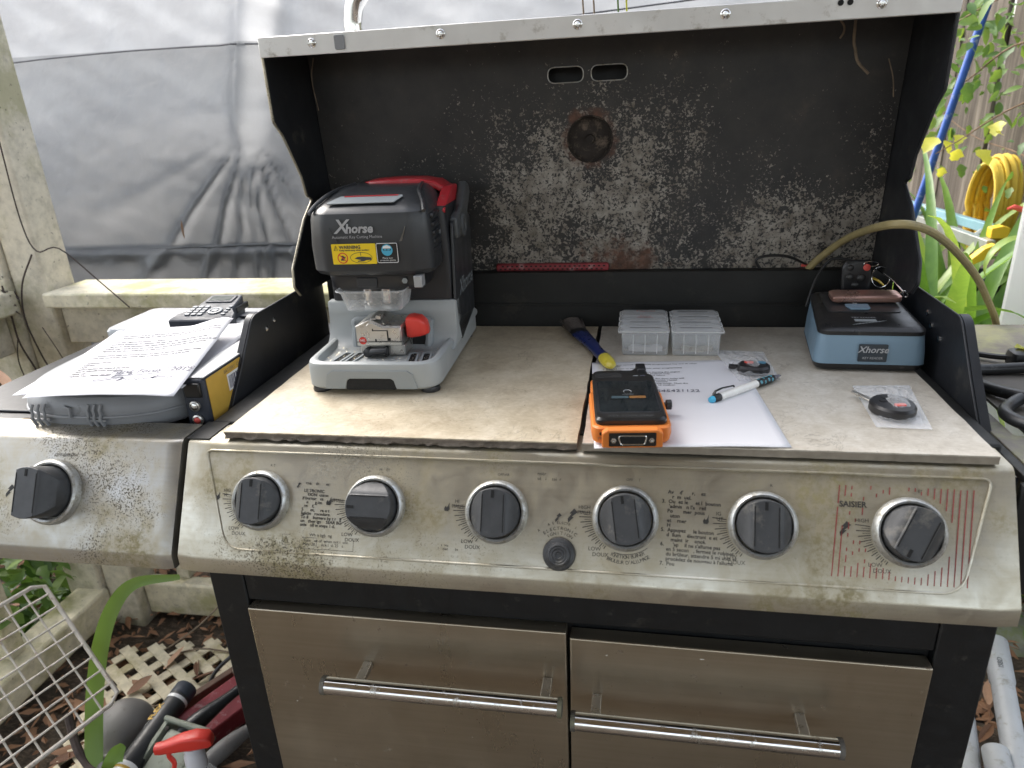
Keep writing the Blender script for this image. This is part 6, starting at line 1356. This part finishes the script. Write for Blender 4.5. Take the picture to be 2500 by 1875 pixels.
# red metal box, board and black handles behind the tube
g = MB(); M = Matrix.Translation((-.885, .40, -.925)) @ Matrix.Rotation(R_(-26), 4, 'Z') @ Matrix.Rotation(R_(18), 4, 'Y'); g.box((-.035, -.12, -.04), (.05, .10, .03), 0, M); o = g.build('red_tool_box', MAT['redbox'], bevel=.004); tag(o, 'scuffed dark red metal box in the junk pile beside the grill leg', 'box')
g = MB(); M = Matrix.Translation((-.925, .46, -.935)) @ Matrix.Rotation(R_(-30), 4, 'Z'); g.box((-.012, -.10, -.04), (.006, .16, .035), 0, M); o = g.build('brown_board', MAT['brown'], bevel=.002); tag(o, 'narrow brown board standing on edge behind the black tube', 'board')
g = MB(); M = Matrix.Translation((-.875, .515, -.86)) @ Matrix.Rotation(R_(14), 4, 'Y'); g.box((-.014, -.02, -.09), (.016, .01, .10), 0, M); o = g.build('brown_post_stub', MAT['post'], bevel=.003); tag(o, 'short pale brown stake standing next to the grill leg', 'stake')
for lab, P, r in (('black curved tool handle above the red box', [(-.905, .27, -.885), (-.86, .33, -.862), (-.815, .40, -.850), (-.77, .47, -.84)], .019), ('grey rubber tool grip below the spray trigger', [(-.795, .20, -.865), (-.755, .27, -.855), (-.71, .33, -.85)], .018), ('black ribbed grip at the foot of the grill leg', [(-.75, .13, -.935), (-.71, .19, -.925), (-.675, .24, -.90)], .024)):
    pts = spline(P, 5); n_ = len(pts); g = MB(); g.tube(pts, [r*(.8 + .25*math.sin(i*.5)) for i in range(n_)], 14); o = g.build('tool_handle', MAT['cable' if 'black' in lab else 'flood']); tag(o, lab, 'handle')
g = MB(); g.tube(spline([(-.80, .60, -.86), (-.88, .55, -.865), (-.94, .50, -.90), (-.96, .47, -.94)], 5), .005, 8); o = g.build('black_lead', MAT['cable']); tag(o, 'black lead curving from the grill leg onto the lattice', 'cable')
g = MB(); g.tube(spline([(-1.105, .235, -.79), (-1.07, .20, -.835), (-1.03, .175, -.862), (-.985, .165, -.868), (-.95, .15, -.885), (-.93, .14, -.895), (-.89, .135, -.905)], 5), [.0085]*8 + [.0065]*23, 8); o = g.build('bent_black_rod', MAT['darktwig']); tag(o, 'bent dark rod hooked through the lower corner of the wire rack', 'rod')
g = MB()
for i in range(5): g.tube([(-.835 + .02*math.cos(a*.35) , .155 + .012*math.sin(a*.35) + .004*i, -.868 + .016*math.sin(a*.35+.5)) for a in range(18)], .0022, 6, closed=True)
o = g.build('coiled_spring', MAT['cable']); tag(o, 'small black coiled wire under the red trigger', 'wire')
t = thing('wood_plank', 'short pale timber offcut under the wire rack', 'timber', (-1.05, .16, GZ)); g = MB(); M = Matrix.Translation((-1.08, .165, -.945)) @ Matrix.Rotation(R_(52), 4, 'Z') @ Matrix.Rotation(R_(-6), 4, 'Y'); g.box((-.20, -.02, -.022), (.13, .022, .018), 0, M); g.build('plank', MAT['lattice'], t, bevel=.003)
t = thing('twigs', 'thin dry twigs lying across the lattice panel', 'twig', (-1.0, .55, GZ+.03))
for P in ([(-1.16, .60, -.95), (-1.08, .64, -.90), (-1.00, .70, -.83), (-.95, .76, -.80)], [(-1.10, .40, -.945), (-1.02, .42, -.94), (-.98, .44, -.935)], [(-1.16, .57, -.955), (-1.06, .60, -.94), (-.95, .60, -.945)]):
    g = MB(); g.tube(spline(P, 4), .0022, 6); g.build('twig', MAT['drystem'], t)
for i, (x, y, s1, a, z) in enumerate(((-1.02, .50, .075, .3, -.945), (-1.08, .36, .06, 2.1, -.945), (-1.12, .53, .07, 1.2, -.95), (-.98, .43, .055, 4.0, -.945), (-1.05, .57, .06, 5.2, -.95), (-1.16, .44, .065, .9, -.95), (-1.03, .68, .09, .2, -.96), (-.95, .70, .10, 2.8, -.96), (-1.2, .34, .08, 1.7, -.965), (-1.22, .25, .07, .4, -.97))):
    o = place_leaf('fallen_leaf', DEAD[i % 3], None, (x, y, z), (math.cos(a), math.sin(a), .1), s1, rnd.uniform(-.5, .5)); tag(o, ('large brown leaf near the middle of the cream lattice', 'brown leaf by the front edge of the lattice near the floodlight', 'brown leaf on the left part of the lattice', 'brown leaf on the lattice beside the sealant tube cap', 'brown leaf on the far edge of the lattice', 'brown leaf half off the lattice by the green strap leaf', 'long brown leaf on the soil behind the lattice', 'long brown leaf on the soil near the grill leg behind the lattice', 'brown leaf on the soil seen through the wire rack', 'small brown leaf on the soil at the foot of the wire rack')[i], 'leaf', 'fallen leaves around the lattice')
# ================================================================== below right: pipes on the ground
def pipe(label, a, b, r, cut=0):
    a, b = Vector(a), Vector(b); t = thing('pvc_pipe', label, 'pipe', tuple((a+b)/2), 0, 'grey plastic pipes right of the grill'); d = (b-a).normalized(); sd = d.cross(Vector((0, 0, 1))).normalized(); up = sd.cross(d); n_ = 22
    ring = lambda p, q: [p + sd*math.cos(2*math.pi*k/n_)*q + up*math.sin(2*math.pi*k/n_)*q for k in range(n_)]
    g = MB(); e = b - d*.12 if cut else b
    rings = [ring(a, r), ring(e, r)]
    if cut: rings += [ring(e + d*.004, r*1.12), ring(b, r*1.12), ring(b, r*.98), ring(b - d*.06, r*.98)]
    else: rings += [ring(b, r*.86), ring(b - d*.08, r*.86)]
    g.loft(rings); g.build('wall', MAT['pvc'], t, smooth=40); return t, d, up, sd
t, d, up, sd = pipe('long grey pipe with a belled end reaching up beside the grill leg', (.62, -.25, -.955), (.893, .742, -.848), .0225, 1)
text('ISBD', .015, basis(Vector((.893, .742, -.848)) - d*.085 + up*.0256, d, up.cross(d)), MAT['greyink'], t)
pipe('grey pipe partly hidden by the right grill leg', (.58, -.1, -.96), (.755, .545, -.89), .024); pipe('short grey pipe end in front of the other pipes', (.66, -.1, -.955), (.772, .445, -.865), .024); pipe('grey pipe at the right frame edge behind the long one', (.80, .05, -.955), (.945, .56, -.90), .02); pipe('grey pipe tucked under the cabinet edge', (.55, -.05, -.965), (.70, .40, -.93), .02)
g = MB(); g.grid(24, 10, lambda u, v: (.70+.75*u, .86+.22*v, GZ + .015 + .055*math.sin(math.pi*v)*(.8+.3*mnoise.noise((u*7, v*3, 4))))); o = g.build('stone_kerb', MAT['stone']); tag(o, 'mossy grey stone edging on the ground behind the pipes', 'kerb')
t = thing('ground_ivy', 'small pale green ivy leaves on the ground behind the pipe ends', 'plant', (.95, .95, GZ)); g = MB(); g.tube([(.80, 1.0, GZ+.06), (.95, .97, GZ+.08), (1.15, .98, GZ+.06)], .002, 5); g.build('stem', MAT['stem'], t)
for i in range(46): place_leaf('leaf', rnd.choice(LEAF), t, (rnd.uniform(.78, 1.2), rnd.uniform(.86, 1.15), GZ + rnd.uniform(.05, .14)), (rnd.uniform(-1, 1), rnd.uniform(-1, .3), rnd.uniform(-.2, .4)), rnd.uniform(.04, .065), rnd.uniform(-.4, .4))
for i, (x, y, s1, a) in enumerate(((.845, .78, .11, 2.4), (.80, .70, .13, 2.2), (.865, .66, .07, 1.2), (.80, .55, .08, .8), (.87, .50, .06, 2.7), (.90, .62, .08, .3))):
    o = place_leaf('fallen_leaf', DEAD[i % 2], None, (x, y, GZ + .045), (math.cos(a), math.sin(a), .08), s1, rnd.uniform(-.4, .4)); tag(o, ('long pinkish dead leaf on the ground by the belled pipe end', 'largest tan dead leaf between the grill leg and long pipe', 'small upright brown leaf touching the long grey pipe', 'brown leaf above the short front pipe', 'small brown leaf beside the long grey pipe lower down', 'brown leaf on the far side of the long grey pipe')[i], 'leaf', 'fallen leaves among the pipes')
flush_text()
